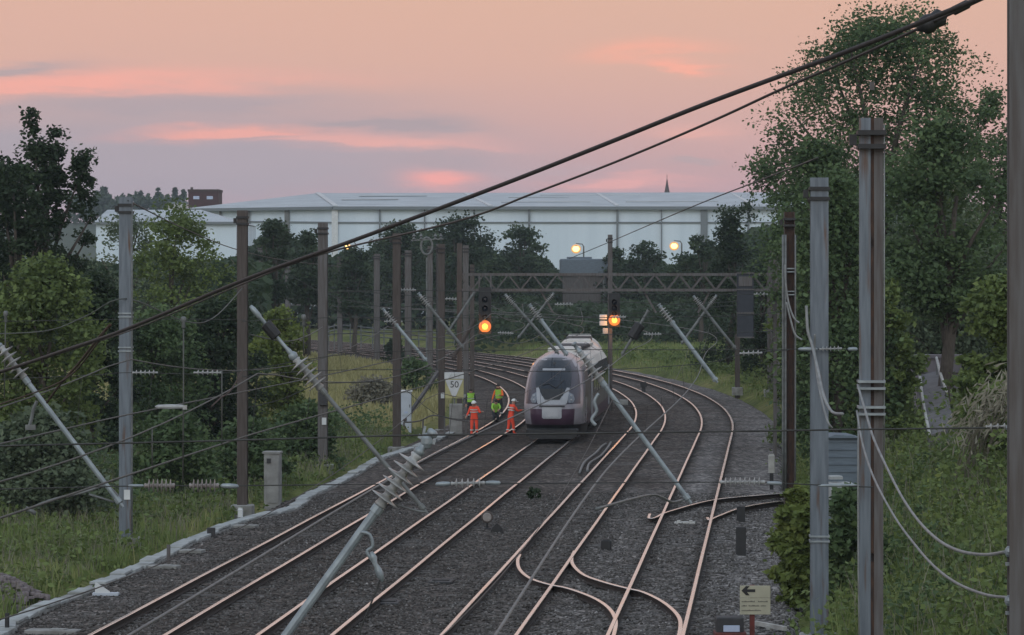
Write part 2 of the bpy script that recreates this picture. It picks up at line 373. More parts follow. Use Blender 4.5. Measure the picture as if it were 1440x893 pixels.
stm = bpy.data.materials.new('loose stone'); t, N, L = nt(stm); b = N['Principled BSDF']; b.inputs['Roughness'].default_value = 0.85
at = N.new('ShaderNodeAttribute'); at.attribute_name = 'tint'
L.new(ramp(at.outputs['Fac'], [(0.0, (0.030, 0.025, 0.022)), (0.4, (0.085, 0.076, 0.070)), (0.75, (0.17, 0.16, 0.155)), (1.0, (0.36, 0.34, 0.33))]), b.inputs['Base Color'])
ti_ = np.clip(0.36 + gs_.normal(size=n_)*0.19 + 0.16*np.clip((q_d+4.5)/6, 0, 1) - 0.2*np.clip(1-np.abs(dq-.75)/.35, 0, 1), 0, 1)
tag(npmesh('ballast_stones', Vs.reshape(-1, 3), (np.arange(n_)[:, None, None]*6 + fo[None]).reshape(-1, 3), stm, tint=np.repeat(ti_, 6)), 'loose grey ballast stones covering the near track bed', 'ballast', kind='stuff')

# ------------------------------------------------------------------ tracks
RP = [(-.07,-.159),(.07,-.159),(.07,-.147),(.010,-.125),(.010,-.045),(.044,-.034),(.046,-.008),(.037,0),(-.037,0),(-.046,-.008),(-.044,-.034),(-.010,-.045),(-.010,-.125),(-.07,-.147)]
def rail(pts, parent, zoff=0.0, name='rail', joints=False):
    mb = MB(); n = len(RP); vs = []
    for i, p in enumerate(pts):
        d = (pts[min(i+1, len(pts)-1)] - pts[max(i-1, 0)]); d.z = 0; d.normalize(); side = Vector((d.y, -d.x, 0))
        for (x, z) in RP: vs.append(p + side*x + Vector((0,0,z+zoff)))
    fs = []; mi = []
    for i in range(len(pts)-1):
        for k in range(n):
            j = (k+1) % n
            fs.append((i*n+k, i*n+j, (i+1)*n+j, (i+1)*n+k)); mi.append(0 if k in (6,7,8) else 1)
    o = len(pts)-1
    fs += [tuple(range(n-1,-1,-1)), tuple(range(o*n, o*n+n))]; mi += [1, 1]
    mb.v = vs; mb.f = fs; mb.m = mi
    return mb.build(name, [M['railhead'], M['railweb']], parent)
sl_b = MB(); sl_b.box((0,0,-0.06), (2.5, 0.26, 0.12), ch=0.02); 
sl_me = None
LBL = {1: 'leftmost railway track, two orange men standing on it beside the train', 2: 'railway track that the train stands on', 3: 'railway track just right of the train, crossover branching from it near the camera', 4: 'rightmost railway track, curving past the gantry beside the lighter ballast'}
SS = [ -138 + 4*i for i in range(35)] + [2 + 3*i for i in range(102)]
for k, off in TR.items():
    o0 = tp(sofY(66), off, 0)
    root = thing('railway_track', o0, LBL[k], 'railway track', 'parallel electrified tracks')
    for side in (-1, 1):
        pts = []
        for s in SS:
            p = tp(s, off + side*0.7525); p.z = 0.006*math.sin(s*0.31 + k + side); pts.append(p)
        rail(pts, root)
    # sleepers: the hundred nearest in view one by one, the rest as one
    s0 = sofY(66.0); rest = MB()
    for i in range(420):
        s = s0 + 0.68*i; p = tp(s, off, -0.158 + random.uniform(-0.03, 0.006)); rz = th(s) + random.uniform(-0.012, 0.012)
        if s > 150: break
        if i < 100:
            if sl_me is None:
                ob = sl_b.build('sleeper', M['sleeper'], root, origin=(0,0,0)); sl_me = ob.data; ob['_o'] = tuple(o0)
            else:
                ob = bpy.data.objects.new('sleeper', sl_me); COL.objects.link(ob); ob.parent = root
            ob.location = p - o0; ob.rotation_euler = (0, 0, rz)
        else:
            rest.box(p - Vector((0,0,0.06)), (2.5, 0.26, 0.12), rz)
    r_ = rest.build('sleepers', M['sleeper'], root); r_['kind'] = 'stuff'

def smooth(pts, n=6):
    """Catmull-Rom through points"""
    pts = [Vector(p) for p in pts]; out = []
    for i in range(len(pts)-1):
        p0 = pts[max(i-1,0)]; p1 = pts[i]; p2 = pts[i+1]; p3 = pts[min(i+2, len(pts)-1)]
        for k in range(n):
            t = k/n; out.append(0.5*((2*p1) + (p2-p0)*t + (2*p0-5*p1+4*p2-p3)*t*t + (3*p1-p0-3*p2+p3)*t**3))
    out.append(pts[-1]); return out
xo = thing('crossover_track', G(800, 826), 'curved crossover rails linking the two right-hand tracks near the bottom of the picture', 'railway points')
rail(smooth([G(*q) for q in [(731,779),(728,788),(731,800),(745,812),(770,820.5),(800,827),(835,840),(857,855),(866,873),(862,897),(855,925)]]), xo, -0.004)
rail(smooth([G(*q) for q in [(808,774),(804,784),(807,795),(822,808),(850,818),(882,826.5),(905,832),(933,846),(953,864),(957,880),(952,905)]]), xo, -0.004)
sd = thing('siding_track', G(1060, 698), 'short pair of rails curving off to the right behind the brown mast', 'railway track')
rail(smooth([G(*q) for q in [(914,722),(913,728),(922,727),(940,719),(1000,703),(1060,696.5),(1110,692.5),(1145,690)]]), sd, -0.004)
rail(smooth([G(*q) for q in [(995,727),(998,730.5),(1008,726),(1040,714),(1080,706.5),(1120,702),(1150,700)]]), sd, -0.006)
# loose bent rails / check rail by the train
bp_ = thing('bent_pipe', G(838, 645, -0.15), 'pair of short bent grey pipes lying between the tracks right of the train', 'pipe')
for q in ([(815,665),(822,650),(838,637),(846,628),(852,624)], [(826,663),(829,652),(845,641),(855,629),(859,622)]):
    m_ = MB(); m_.path(smooth([G(x, y, -0.06) for x, y in q]), 0.05, 8); m_.build('pipe', M['galv_dull'], bp_, smooth=True)
for q, lb in (((853,775,14,15),'small black box between the two right-hand tracks'), ((620,821,34,8),'black drain cover beside the track in front of the train'), ((545,851,34,8),'black drain cover low in the picture right of the tilted steel tube'), ((697,744,15,10),'low black box next to the round ground signal'), ((800,612,1,1),None)):
    if lb is None: continue
    px, py, w, h = q; c = G(px, py, -0.2); sc = F/c.y
    m_ = MB(); hh_ = max(h/sc, 0.06) if h > 9 else 0.07
    m_.box(c + Vector((0, 0.2, hh_/2)), (w/sc, 0.4 if h > 9 else 0.9, hh_), -AH, ch=0.02); m_.box(c + Vector((0, 0.2, hh_+0.012)), (w/sc*0.7, 0.25, 0.025), -AH)
    tag(m_.build('cover' if h < 9 else 'track_box', M['black'], origin=c), lb, 'drain cover' if h < 9 else 'track box')
m_ = MB(); c = G(963, 735, -0.13)
m_.box(c, (0.62, 0.5, 0.05), -AH, ch=0.01); m_.box(c + Vector((-.18,0,.04)), (0.1,0.3,0.05), -AH); m_.box(c + Vector((.18,0,.04)), (0.1,0.3,0.05), -AH)
tag(m_.build('point_plate', M['white_dirty'], origin=c), 'white plate between the rails of the rightmost track where the siding leaves', 'plate')
# ------------------------------------------------------------------ vegetation
def leaf_quads(cen, size, g, up=0.35, droop=0.0, aspect=0.6):
    n = len(cen)
    u = g.normal(size=(n, 3)); u[:, 2] = u[:, 2]*0.6 - droop; u /= np.linalg.norm(u, axis=1)[:, None] + 1e-9
    w = g.normal(size=(n, 3)); w[:, 2] += up; v = np.cross(u, w); v /= np.linalg.norm(v, axis=1)[:, None] + 1e-9
    sz = size*g.uniform(0.6, 1.3, n)[:, None]
    a = cen - u*sz; b = cen + v*sz*aspect; c = cen + u*sz; d = cen - v*sz*aspect
    verts = np.stack([a, b, c, d], 1).reshape(-1, 3)
    faces = np.arange(n*4).reshape(-1, 4)
    return verts, faces
PROF = {
 'round': lambda t: np.sqrt(np.clip(1-(2*t-1)**2, 0, 1))*(1.05-0.25*t),
 'dome': lambda t: np.where(t < 0.4, 0.75+0.6*t, np.sqrt(np.clip(1-((t-0.4)/0.6)**2, 0, 1))),
 'bush': lambda t: np.sqrt(np.clip(1-t**2, 0, 1))*1.0,
 'cone': lambda t: np.clip(1.02-t, 0, 1)**0.8*(0.6+np.minimum(t*3, 0.45)),
 'column': lambda t: np.clip(np.minimum(0.75+t*0.8, (1.03-t)*3.2), 0, 1)**0.7,
 'willow': lambda t: np.where(t < 0.55, 0.95, np.sqrt(np.clip(1-((t-0.55)/0.45)**2, 0, 1))),
}
def tree(px, ptop, Y, wpx, pbot, shape, mt, label, cat='tree', name='tree', group=None, n=9000, leaf=None, clumps=70, trunk=True, seed=0, spikes=0, leaders=(), droop=0.0, gap=0.55, cr=0.13, zbase=None, depth=0.8):
    g = np.random.default_rng(1000 + seed)
    x0 = (px-720)/F*Y; sc = F/Y
    base = tz(x0, Y) - 0.1 if zbase is None else zbase
    ztop = CAMZ - (ptop-HOR)/sc; zbot = max(CAMZ - (pbot-HOR)/sc, base + 0.05); h = ztop - zbot; w = wpx/sc
    leaf = leaf or max(0.10, 2.6/sc)
    root = thing(name, (x0, Y, base), label, cat, group)
    clumps = int(clumps*1.5); cr *= 1.35
    ct = []; lob = g.uniform(0, 6.28, 4)
    tries = 0
    while len(ct) < clumps and tries < 20000:
        tries += 1
        t = g.uniform(0.02, 1.0); an = g.uniform(0, 2*math.pi)
        rr = float(PROF[shape](np.array(t)))*(1 + 0.16*math.sin(3*an+lob[0]+4*t) + 0.12*math.sin(5*an+lob[1]-7*t))
        if rr <= 0.03: continue
        q = g.uniform(0, 1)**0.45
        ct.append((rr*q*math.cos(an)*w/2*0.92, rr*q*math.sin(an)*w/2*depth, t*h, q))
    for (lx, l0, l1, lw) in leaders:
        for q_ in range(16):
            t = g.uniform(0, 1); w_ = lw*(1-t)**.7 + .015
            ct.append((w*(lx + g.uniform(-w_, w_)*.6), w*g.uniform(-w_, w_)*.6, h*(l0 + (l1-l0)*t), 1.0))
    for k in range(spikes):
        a = g.uniform(0, 2*math.pi); ct.append((math.cos(a)*w*g.uniform(0.05, 0.3), math.sin(a)*w*0.2, h*g.uniform(0.95, 1.08), 1.0))
    ct = np.array(ct); per = max(4, n//len(ct)); C_ = np.repeat(ct, per, 0)
    rad = w*cr*g.uniform(0.5, 1.25, len(ct)); RR = np.repeat(rad, per)[:, None]
    dirs = g.normal(size=(len(C_), 3)); dirs /= np.linalg.norm(dirs, axis=1)[:, None]
    rad_ = g.uniform(0, 1, len(C_))[:, None]**0.5
    off = dirs*rad_*RR*np.array([1.0, 1.0, 0.7 + droop*1.6])
    cen = C_[:, :3] + off + np.array([x0, Y, zbot]); cen[:, 2] -= droop*np.repeat(rad, per)*g.uniform(0, 1.2, len(C_))
    cen[:, 2] = np.maximum(cen[:, 2], base + 0.1)
    stray = g.uniform(0, 1, len(C_)) < 0.05
    cen[stray] += g.normal(size=(stray.sum(), 3))*w*0.035
    V, Fc = leaf_quads(cen, leaf, g, droop=droop)
    tc = np.clip(0.45 + g.normal(size=len(ct))*0.22, 0, 1)
    tint = np.clip(np.repeat(tc, per) + g.normal(size=len(C_))*0.14, 0, 1)
    npmesh('crown', V, Fc, mt, tint=np.repeat(tint, 4), parent=root, origin=(x0, Y, base))
    if trunk:
        mb = MB(); tr = max(0.06, 0.022*(ztop-base)); top = Vector((x0 + g.normal()*0.2, Y, zbot + h*0.62)); b0 = Vector((x0, Y, base-0.2))
        pts = [b0 + (top-b0)*t + Vector((g.normal()*tr*0.6, g.normal()*tr*0.6, 0))*(t > 0) for t in (0, .25, .5, .75, 1)]
        mb.path(pts, [tr*1.25, tr, tr*0.8, tr*0.55, tr*0.3], 8)
        order = g.permutation(len(ct))[:14]
        for i in order:
            e = Vector(ct[i][:3]) + Vector((x0, Y, zbot)); t = min(0.9, max(0.2, (e.z - base)/(top.z-base+.01)*0.6)); s_ = b0 + (top-b0)*t
            mid = (s_+e)/2 + Vector((0, 0, 0.06*(e-s_).length)); mb.path([s_, mid, e], [tr*0.42, tr*0.28, tr*0.1], 5)
        mb.build('trunk', M['bark'], root, smooth=True)
    return root
LA, LD, LO, LL, LG, LF = [M['leaf_'+k] for k in ('ash', 'dark', 'olive', 'lime', 'grey', 'far')]
k = 0
def T(*a, **kw):
    global k
    k += 1; kw.setdefault('seed', k); return tree(*a, **kw)
GR = 'trees to the right of the tracks'; GL = 'trees to the left of the tracks'; GB = 'trees in front of the warehouse'
# right side
T(1238, 38, 142, 372, 400, 'dome', LA, 'tallest tree, broad open crown standing against the pink sky at upper right', group=GR, n=52000, clumps=320, cr=0.088, spikes=12, leaf=0.088)
T(1395, 130, 150, 120, 470, 'round', LA, 'airy ash tree cut by the nearest post at the right edge of the picture', group=GR, n=10000, clumps=110, cr=0.12)
T(1325, 175, 118, 190, 440, 'round', LA, 'dense mid green tree below the tall open crown, right of the rust-striped mast', group=GR, n=16000, clumps=70, cr=0.15)
T(1150, 205, 138, 150, 480, 'dome', LA, 'leafy tree behind the two grey masts, under the left half of the tall crown', group=GR, n=13000, clumps=80, cr=0.13)
T(1178, 258, 112, 165, 650, 'dome', LA, 'green birch with hanging sprays between the two grey masts', name='birch_tree', group=GR, n=15000, clumps=95, cr=0.16, droop=0.5)
T(1330, 290, 130, 190, 505, 'willow', LG, 'weeping grey green willow hanging right of the rust-striped mast', name='willow_tree', group=GR, n=16000, clumps=95, cr=0.14, droop=0.9)
T(1245, 400, 112, 90, 640, 'column', LO, 'bushy olive tree partly behind the rust-striped mast beside the willow', group=GR, n=9000, clumps=60, cr=0.17)
T(1412, 395, 92, 140, 610, 'dome', LO, 'rounded bright green tree by the right-hand post above the dead stalks', group=GR, n=12000, clumps=70, cr=0.14)
T(1130, 370, 150, 110, 640, 'column', LO, 'green tree in the gap between the brown mast and the next grey mast', group=GR, n=8000, clumps=60, cr=0.16)
T(1028, 300, 250, 120, 520, 'cone', LD, 'dark tapering tree at the right end of the warehouse', group=GR, n=9000, clumps=70, cr=0.13, spikes=4)
T(1075, 360, 230, 90, 530, 'dome', LF, 'dark low tree behind the right end of the signal gantry', group=GR, n=6000, clumps=50, cr=0.14)
T(985, 330, 330, 60, 430, 'round', LF, 'small round tree just left of the dark tapering tree', group=GB, n=3000, clumps=36)
# left side
T(60, 205, 140, 150, 470, 'dome', LD, 'tall black-green tree with two ragged tops against the sky at the left edge', group=GL, n=17000, clumps=100, cr=0.085, leaders=((-.12, .78, 1.17, .22), (.11, .8, 1.12, .14), (.38, .72, .98, .14), (-.4, .6, .92, .2)))
T(20, 235, 137, 120, 520, 'dome', LD, 'dark tree filling the left edge under the ragged tops', group=GL, n=9000, clumps=70, cr=0.13)
T(62, 372, 112, 190, 660, 'dome', LO, 'wide yellowish green tree at the left edge below the dark one', group=GL, n=17000, clumps=85, cr=0.13)
T(175, 305, 215, 150, 520, 'round', LG, 'greyish tree in the distance behind the first left mast', group=GL, n=7000, clumps=60, cr=0.12)
T(248, 312, 165, 170, 640, 'dome', LO, 'olive tree with a feathery top between the first and second left masts', group=GL, n=16000, clumps=100, cr=0.12, spikes=8)
T(135, 395, 128, 120, 660, 'dome', LD, 'dark tree just left of the first left mast', group=GL, n=11000, clumps=60, cr=0.15)
T(225, 440, 135, 150, 690, 'dome', LA, 'shadowy tree behind the second headspan insulators between the first two left masts', group=GL, n=12000, clumps=60, cr=0.15)
T(305, 425, 139, 130, 690, 'dome', LD, 'dark bushy tree behind the second left mast', group=GL, n=11000, clumps=60, cr=0.15)
T(392, 440, 150, 100, 660, 'dome', LL, 'light green bushy tree between the second and third left masts', group=GL, n=10000, clumps=60, cr=0.15)
T(430, 575, 132, 110, 680, 'bush', LA, 'low dark bush at the foot of the third left mast', cat='bush', name='bush', group='bushes left of the tracks', n=8000, clumps=46, cr=0.16, trunk=False)
T(55, 590, 100, 210, 725, 'bush', LG, 'pale grey green bush at the left edge under the sloping tube', cat='bush', name='bush', group='bushes left of the tracks', n=12000, clumps=70, cr=0.13, trunk=False)
T(245, 590, 112, 150, 715, 'bush', LA, 'dark bush low between the first two left masts', cat='bush', name='bush', group='bushes left of the tracks', n=9000, clumps=50, cr=0.15, trunk=False)
T(345, 600, 118, 120, 705, 'bush', LA, 'bush right behind the grey concrete cabinet', cat='bush', name='bush', group='bushes left of the tracks', n=8000, clumps=50, cr=0.15, trunk=False)
T(525, 535, 190, 80, 580, 'bush', M['leaf_brown'], 'heap of dry brownish scrub on the yellow meadow', cat='scrub', name='dry_scrub', n=5000, clumps=40, cr=0.16, trunk=False)
T(580, 508, 215, 60, 560, 'bush', LA, 'small green bush on the meadow left of the speed sign', cat='bush', name='bush', group='bushes left of the tracks', n=3000, clumps=30, cr=0.16, trunk=False)
T(555, 480, 300, 34, 505, 'bush', LD, 'tiny dark bush standing alone on the yellow meadow near the fence', cat='bush', name='bush', group='bushes left of the tracks', n=1200, clumps=16, cr=0.2, trunk=False)
# middle background
T(385, 314, 290, 66, 425, 'round', LF, 'dark upright tree against the white wall just right of the second left mast', group=GB, n=5000, clumps=50, cr=0.16)
T(432, 328, 300, 70, 430, 'round', LF, 'rounded dark tree just left of the third left mast top', group=GB, n=5000, clumps=50, cr=0.15)
T(497, 352, 330, 80, 440, 'round', LF, 'tree under the small yellow lamp at the left of the warehouse', group=GB, n=5000, clumps=50, cr=0.14)
T(560, 318, 400, 100, 420, 'round', LF, 'broad dark tree left of the round-topped clump, in front of the white wall', group=GB, n=6000, clumps=56, cr=0.13)
T(645, 307, 390, 130, 430, 'round', LD, 'largest dark tree in front of the warehouse, above the cluster of masts', group=GB, n=8000, clumps=70, cr=0.13)
T(733, 322, 400, 90, 440, 'dome', LF, 'green tree in front of the warehouse, left of the bright lamps', group=GB, n=6000, clumps=60, cr=0.14)
T(700, 368, 370, 90, 480, 'bush', LF, 'low tree between the largest dark tree and the one left of the lamps', group=GB, n=5000, clumps=50, cr=0.14)
T(905, 345, 400, 80, 440, 'round', LF, 'rounded tree left of the right-hand lamp', group=GB, n=5000, clumps=50, cr=0.14)
T(868, 354, 410, 60, 480, 'dome', LF, 'low tree between the grey flat roof and the right-hand lamp', group=GB, n=4000, clumps=40, cr=0.15)
T(965, 362, 350, 90, 500, 'dome', LF, 'green tree below the right-hand lamp', group=GB, n=5000, clumps=50, cr=0.14)
T(800, 395, 420, 110, 490, 'bush', LF, 'bush below the grey flat roof', cat='bush', name='bush', group=GB, n=4000, clumps=46, cr=0.14, trunk=False)
# woodland that reads as one mass behind
def mass(name, label, lo, hi, npts, Yr, top, leaf, mt, seed, bot=0.3):
    g = np.random.default_rng(seed); pxs = g.uniform(lo, hi, npts); Ys = g.uniform(*Yr, npts); xs_ = (pxs-720)/F*Ys
    zt = top(pxs, Ys); zb = np.array([tz(x, y) for x, y in zip(xs_, Ys)]) if bot is not None else np.array([hillz(x, y) for x, y in zip(xs_, Ys)])
    z = zb + (zt - zb)*g.uniform(0, 1, npts)**0.7
    V, Fc = leaf_quads(np.stack([xs_, Ys, z], 1), leaf, g)
    cl = np.clip(0.45 + 0.35*vnoise(xs_*1.5, z*2, 2.5, 4) + g.normal(size=npts)*0.12, 0, 1)
    o = npmesh(name, V, Fc, mt, tint=np.repeat(cl, 4), origin=(0, 0, 0)); return tag(o, label, 'woodland', kind='stuff')
BELT = ((330, 360, 400, 430, 470, 500, 540, 580, 640, 690, 702, 730, 765, 790, 830, 870, 900, 950, 990, 1040, 1110), (352, 325, 318, 332, 345, 350, 325, 316, 314, 335, 352, 338, 352, 368, 370, 358, 352, 360, 342, 315, 300))
mass('woodland', 'dark wood closing the view below the warehouse', 330, 1110, 42000, (425, 460), lambda p, y: 7.2 + (HOR - 12 - np.interp(p, BELT[0], BELT[1]) + 7*vnoise(p, p*0, 11, 5))*y/F, 0.5, LF, 31)
mass('woodland', 'undergrowth along the far edge of the wood behind the gantry', 640, 1120, 16000, (330, 400), lambda p, y: 7.2 - (36 + 14*vnoise(p, p*0, 23, 6))*y/F, 0.34, LF, 32)
mass('woodland', 'trees closing the left side behind the first rows', -30, 380, 22000, (225, 300), lambda p, y: 7.2 + (20 + 16*vnoise(p, p*0, 31, 8))*y/F, 0.36, LF, 33)
mass('woodland', 'trees closing the right side behind the first rows', 1090, 1480, 24000, (190, 240), lambda p, y: 7.2 + (70 + 20*vnoise(p, p*0, 31, 9))*y/F, 0.33, LD, 34)
mass('far_wood', 'bluish wood along the far hilltop at the left', 95, 262, 5000, (1180, 1215), lambda p, y: 7.2 + (112 + 8*vnoise(p, p*0, 9, 11) + 3*np.sin(p*0.7))*y/F - 0, 0.8, LF, 35, bot=None)
for i, (px, pt, w) in enumerate(((222, 265, 12), (246, 265, 10), (258, 268, 9), (146, 265, 18), (196, 271, 14))):
    T(px, pt, 1190, w, 296, 'cone' if i < 3 else 'round', LF, ('tall pointed fir on the far hilltop', 'narrow fir just left of the dark red building', 'short fir touching the dark red building', 'rounded far tree at the left end of the hilltop wood', 'low round far tree on the hilltop left of the tall fir')[i], name='fir_tree' if i < 3 else 'tree', group='far hilltop trees', n=700, clumps=16, cr=0.2, trunk=True, zbase=hillz((px-720)/F*1190, 1190)-1, leaf=0.7)
# undergrowth and tall grass
def weeds(name, label, cat, n_cl, per, sampler, hr, leaf, mt, seed, spread=0.45):
    g = np.random.default_rng(seed); xy = sampler(g, n_cl); z0 = terr(xy[:,0], xy[:,1]); hh = g.uniform(hr[0], hr[1], n_cl)*(1 + 0.5*vnoise(xy[:,0], xy[:,1], 1.7, seed % 7))
    C_ = np.repeat(np.stack([xy[:,0], xy[:,1], z0], 1), per, 0); H = np.repeat(hh, per)
    q = g.uniform(0, 1, len(C_)); cen = C_ + np.stack([g.normal(size=len(C_))*spread*(1.1-q*0.7), g.normal(size=len(C_))*spread*(1.1-q*0.7), q*H], 1)
    V, Fc = leaf_quads(cen, leaf, g); tint = np.clip(np.repeat(np.clip(0.45+g.normal(size=n_cl)*0.2, 0, 1), per) + g.normal(size=len(C_))*0.14, 0, 1)
    return tag(npmesh(name, V, Fc, mt, tint=np.repeat(tint, 4)), label, cat, kind='stuff')
def blades(name, label, n, sampler, hr, wd, mt, seed):
    g = np.random.default_rng(seed); xy = sampler(g, n); z0 = terr(xy[:,0], xy[:,1]) - 0.03
    h = g.uniform(hr[0], hr[1], n)*(1 + 0.45*vnoise(xy[:,0], xy[:,1], 2.1, seed % 5)); an = g.uniform(0, math.pi, n); w = wd*g.uniform(0.6, 1.4, n)
    lean = g.normal(size=(n, 2))*0.22*h[:, None]
    b = np.stack([xy[:,0], xy[:,1], z0], 1); sd_ = np.stack([np.cos(an)*w, np.sin(an)*w*0.3, np.zeros(n)], 1)
    mid = b + np.stack([lean[:,0]*0.35, lean[:,1]*0.35, h*0.6], 1); tip = b + np.stack([lean[:,0], lean[:,1], h], 1)
    V = np.stack([b - sd_, b + sd_, mid + sd_*0.7, mid - sd_*0.7, tip + sd_*0.12, tip - sd_*0.12], 1).reshape(-1, 3)
    o = np.arange(n)[:, None]*6; Fc = np.concatenate([o + np.array([0,1,2,3]), o + np.array([3,2,4,5])], 0)
    ti = np.clip(0.45 + 0.3*vnoise(xy[:,0], xy[:,1], 4, 3) + g.normal(size=n)*0.2, 0, 1)
    return tag(npmesh(name, V, Fc, mt, tint=np.repeat(ti, 6)), label, 'grass', kind='stuff')
def track_region(s0, s1, d0, d1, bias=1.0, thin=None):
    def f(g, n):
        out = []
        while len(out) < n:
            s = s0 + (s1-s0)*g.uniform()**bias; d = d0 + (d1-d0)*g.uniform()
            if thin is not None and not thin(s, d, g): continue
            p = tp(s, d); out.append((p.x, p.y))
        return np.array(out)
    return f
jag = lambda side: (lambda s, d, g: abs(d) > side + 0.35*math.sin(s*0.9) + 0.3*math.sin(s*2.3+1) + g.uniform(-.2, .3))
weeds('undergrowth', 'tangled green undergrowth covering the right-hand bank', 'undergrowth', 2000, 60, track_region(-112, 5, 3.3, 16, 1.0, jag(3.5)), (0.4, 1.3), 0.075, LO, 51)
weeds('undergrowth', 'pale yellowish weeds dotted over the right-hand bank', 'undergrowth', 500, 60, track_region(-112, 5, 4.2, 16), (0.5, 1.5), 0.07, LL, 56, .35)
weeds('undergrowth', 'green tall weeds high on the right-hand bank', 'undergrowth', 600, 70, track_region(-110, -10, 6.5, 16), (0.9, 1.9), 0.085, LO, 57, .4)
weeds('undergrowth', 'darker weeds among the undergrowth of the right-hand bank', 'undergrowth', 700, 60, track_region(-112, 15, 4.5, 18), (0.5, 1.4), 0.075, LA, 52)
weeds('undergrowth', 'low weeds along the left verge below the trees', 'undergrowth', 900, 60, track_region(-85, 0, -24, -14.3), (0.25, 0.8), 0.085, LO, 53)
weeds('undergrowth', 'dark weeds at the foot of the left trees', 'undergrowth', 500, 60, track_region(-60, 10, -30, -16.0), (0.5, 1.3), 0.09, LA, 54)
weeds('undergrowth', 'scrub on the grass bank beyond the right-hand curve', 'undergrowth', 500, 50, track_region(10, 140, 4.5, 22), (0.3, 1.1), 0.13, LO, 55)
blades('tall_grass', 'tall grass growing on the right-hand bank', 45000, track_region(-112, 0, 3.4, 15, 1.0, jag(3.6)), (0.35, 1.0), 0.016, M['grass'], 61)
blades('tall_grass', 'rough grass on the left verge along the concrete edging', 45000, track_region(-92, -5, -26, -14.0, 1.0, jag(14.1)), (0.2, 0.65), 0.018, M['grass'], 62)
blades('tall_grass', 'dry yellow meadow grass beyond the third left mast', 70000, track_region(0, 230, -50, -14.6), (0.25, 0.6), 0.075, M['grass_dry'], 63)
blades('tall_grass', 'dry pale stems standing in the right-hand undergrowth', 5000, track_region(-112, 0, 4.0, 15), (0.8, 1.6), 0.010, M['leaf_brown'], 65)
blades('tall_grass', 'dry pale stems in the grass of the left verge', 12000, track_region(-92, -5, -26, -14.3), (0.4, 0.9), 0.011, M['leaf_brown'], 66)
blades('tall_grass', 'short grass beside the right-hand curve', 20000, track_region(5, 170, 3.8, 28), (0.15, 0.5), 0.03, M['grass'], 64)
# individual plants at the trackside
T(1122, 690, 78, 66, 850, 'column', LL, 'yellow green shrub standing in front of the nearer grey mast, beside the ballast', cat='bush', name='shrub', n=9000, clumps=60, cr=0.2, trunk=False)
T(1195, 690, 74, 90, 850, 'bush', LA, 'dark shrub between the two grey masts, low on the bank', cat='bush', name='shrub', n=7000, clumps=50, cr=0.17, trunk=False)
g_ = np.random.default_rng(91); n_ = 420; tt_ = g_.uniform(0, 1, n_); Yd_ = 82.0
base_ = np.array(P(1352, 612, Yd_)); tip_ = np.array(P(1432, 528, Yd_)); cen = base_ + (tip_-base_)*tt_[:, None] + g_.normal(size=(n_, 3))*np.array([.30, .5, .30])
dirv = np.array([.55, 0, .75]) + g_.normal(size=(n_, 3))*.6; dirv /= np.linalg.norm(dirv, axis=1)[:, None]; ln_ = g_.uniform(.07, .2, n_)[:, None]; sd_ = np.cross(dirv, np.array([0, 1, 0]))*0.022
V = np.stack([cen-dirv*ln_, cen+sd_, cen+dirv*ln_, cen-sd_], 1).reshape(-1, 3)
ds = thing('dead_stalks', (float(base_[0]), Yd_, tz(float(base_[0]), Yd_)), 'leaning clump of pale dead stalks beside the right-hand post', 'dead plant')
npmesh('stalk_heads', V, np.arange(n_*4).reshape(-1, 4), M['leaf_brown'], tint=np.repeat(g_.uniform(.3, 1, n_), 4), parent=ds, origin=tuple(ds.location))  # scattered heads of the dead stalks, no foliage
mb = MB()
for k_ in range(26):
    e_ = Vector(base_) + (Vector(tip_)-Vector(base_))*g_.uniform(.2, 1) + Vector((g_.normal()*.15, g_.normal()*.3, g_.normal()*.15)); b0 = Vector((float(base_[0]) + g_.normal()*.25, Yd_+g_.normal()*.2, ds.location.z)); mb.path([b0, (b0+e_)/2 + Vector((-.12, 0, .12)), e_], .012, 4)
mb.build('stem', M['leaf_brown'], ds)
T(1400, 545, 86, 90, 625, 'bush', LO, 'green bush growing through the pale dead stalks', cat='bush', name='bush', n=3500, clumps=36, cr=0.18, trunk=False)
T(750, 688, 111, 20, 700, 'bush', LD, 'tiny dark weed growing in the ballast between the middle tracks', cat='weed', name='weed_plant', n=300, clumps=8, cr=0.2, trunk=False, zbase=-0.22, leaf=0.06)
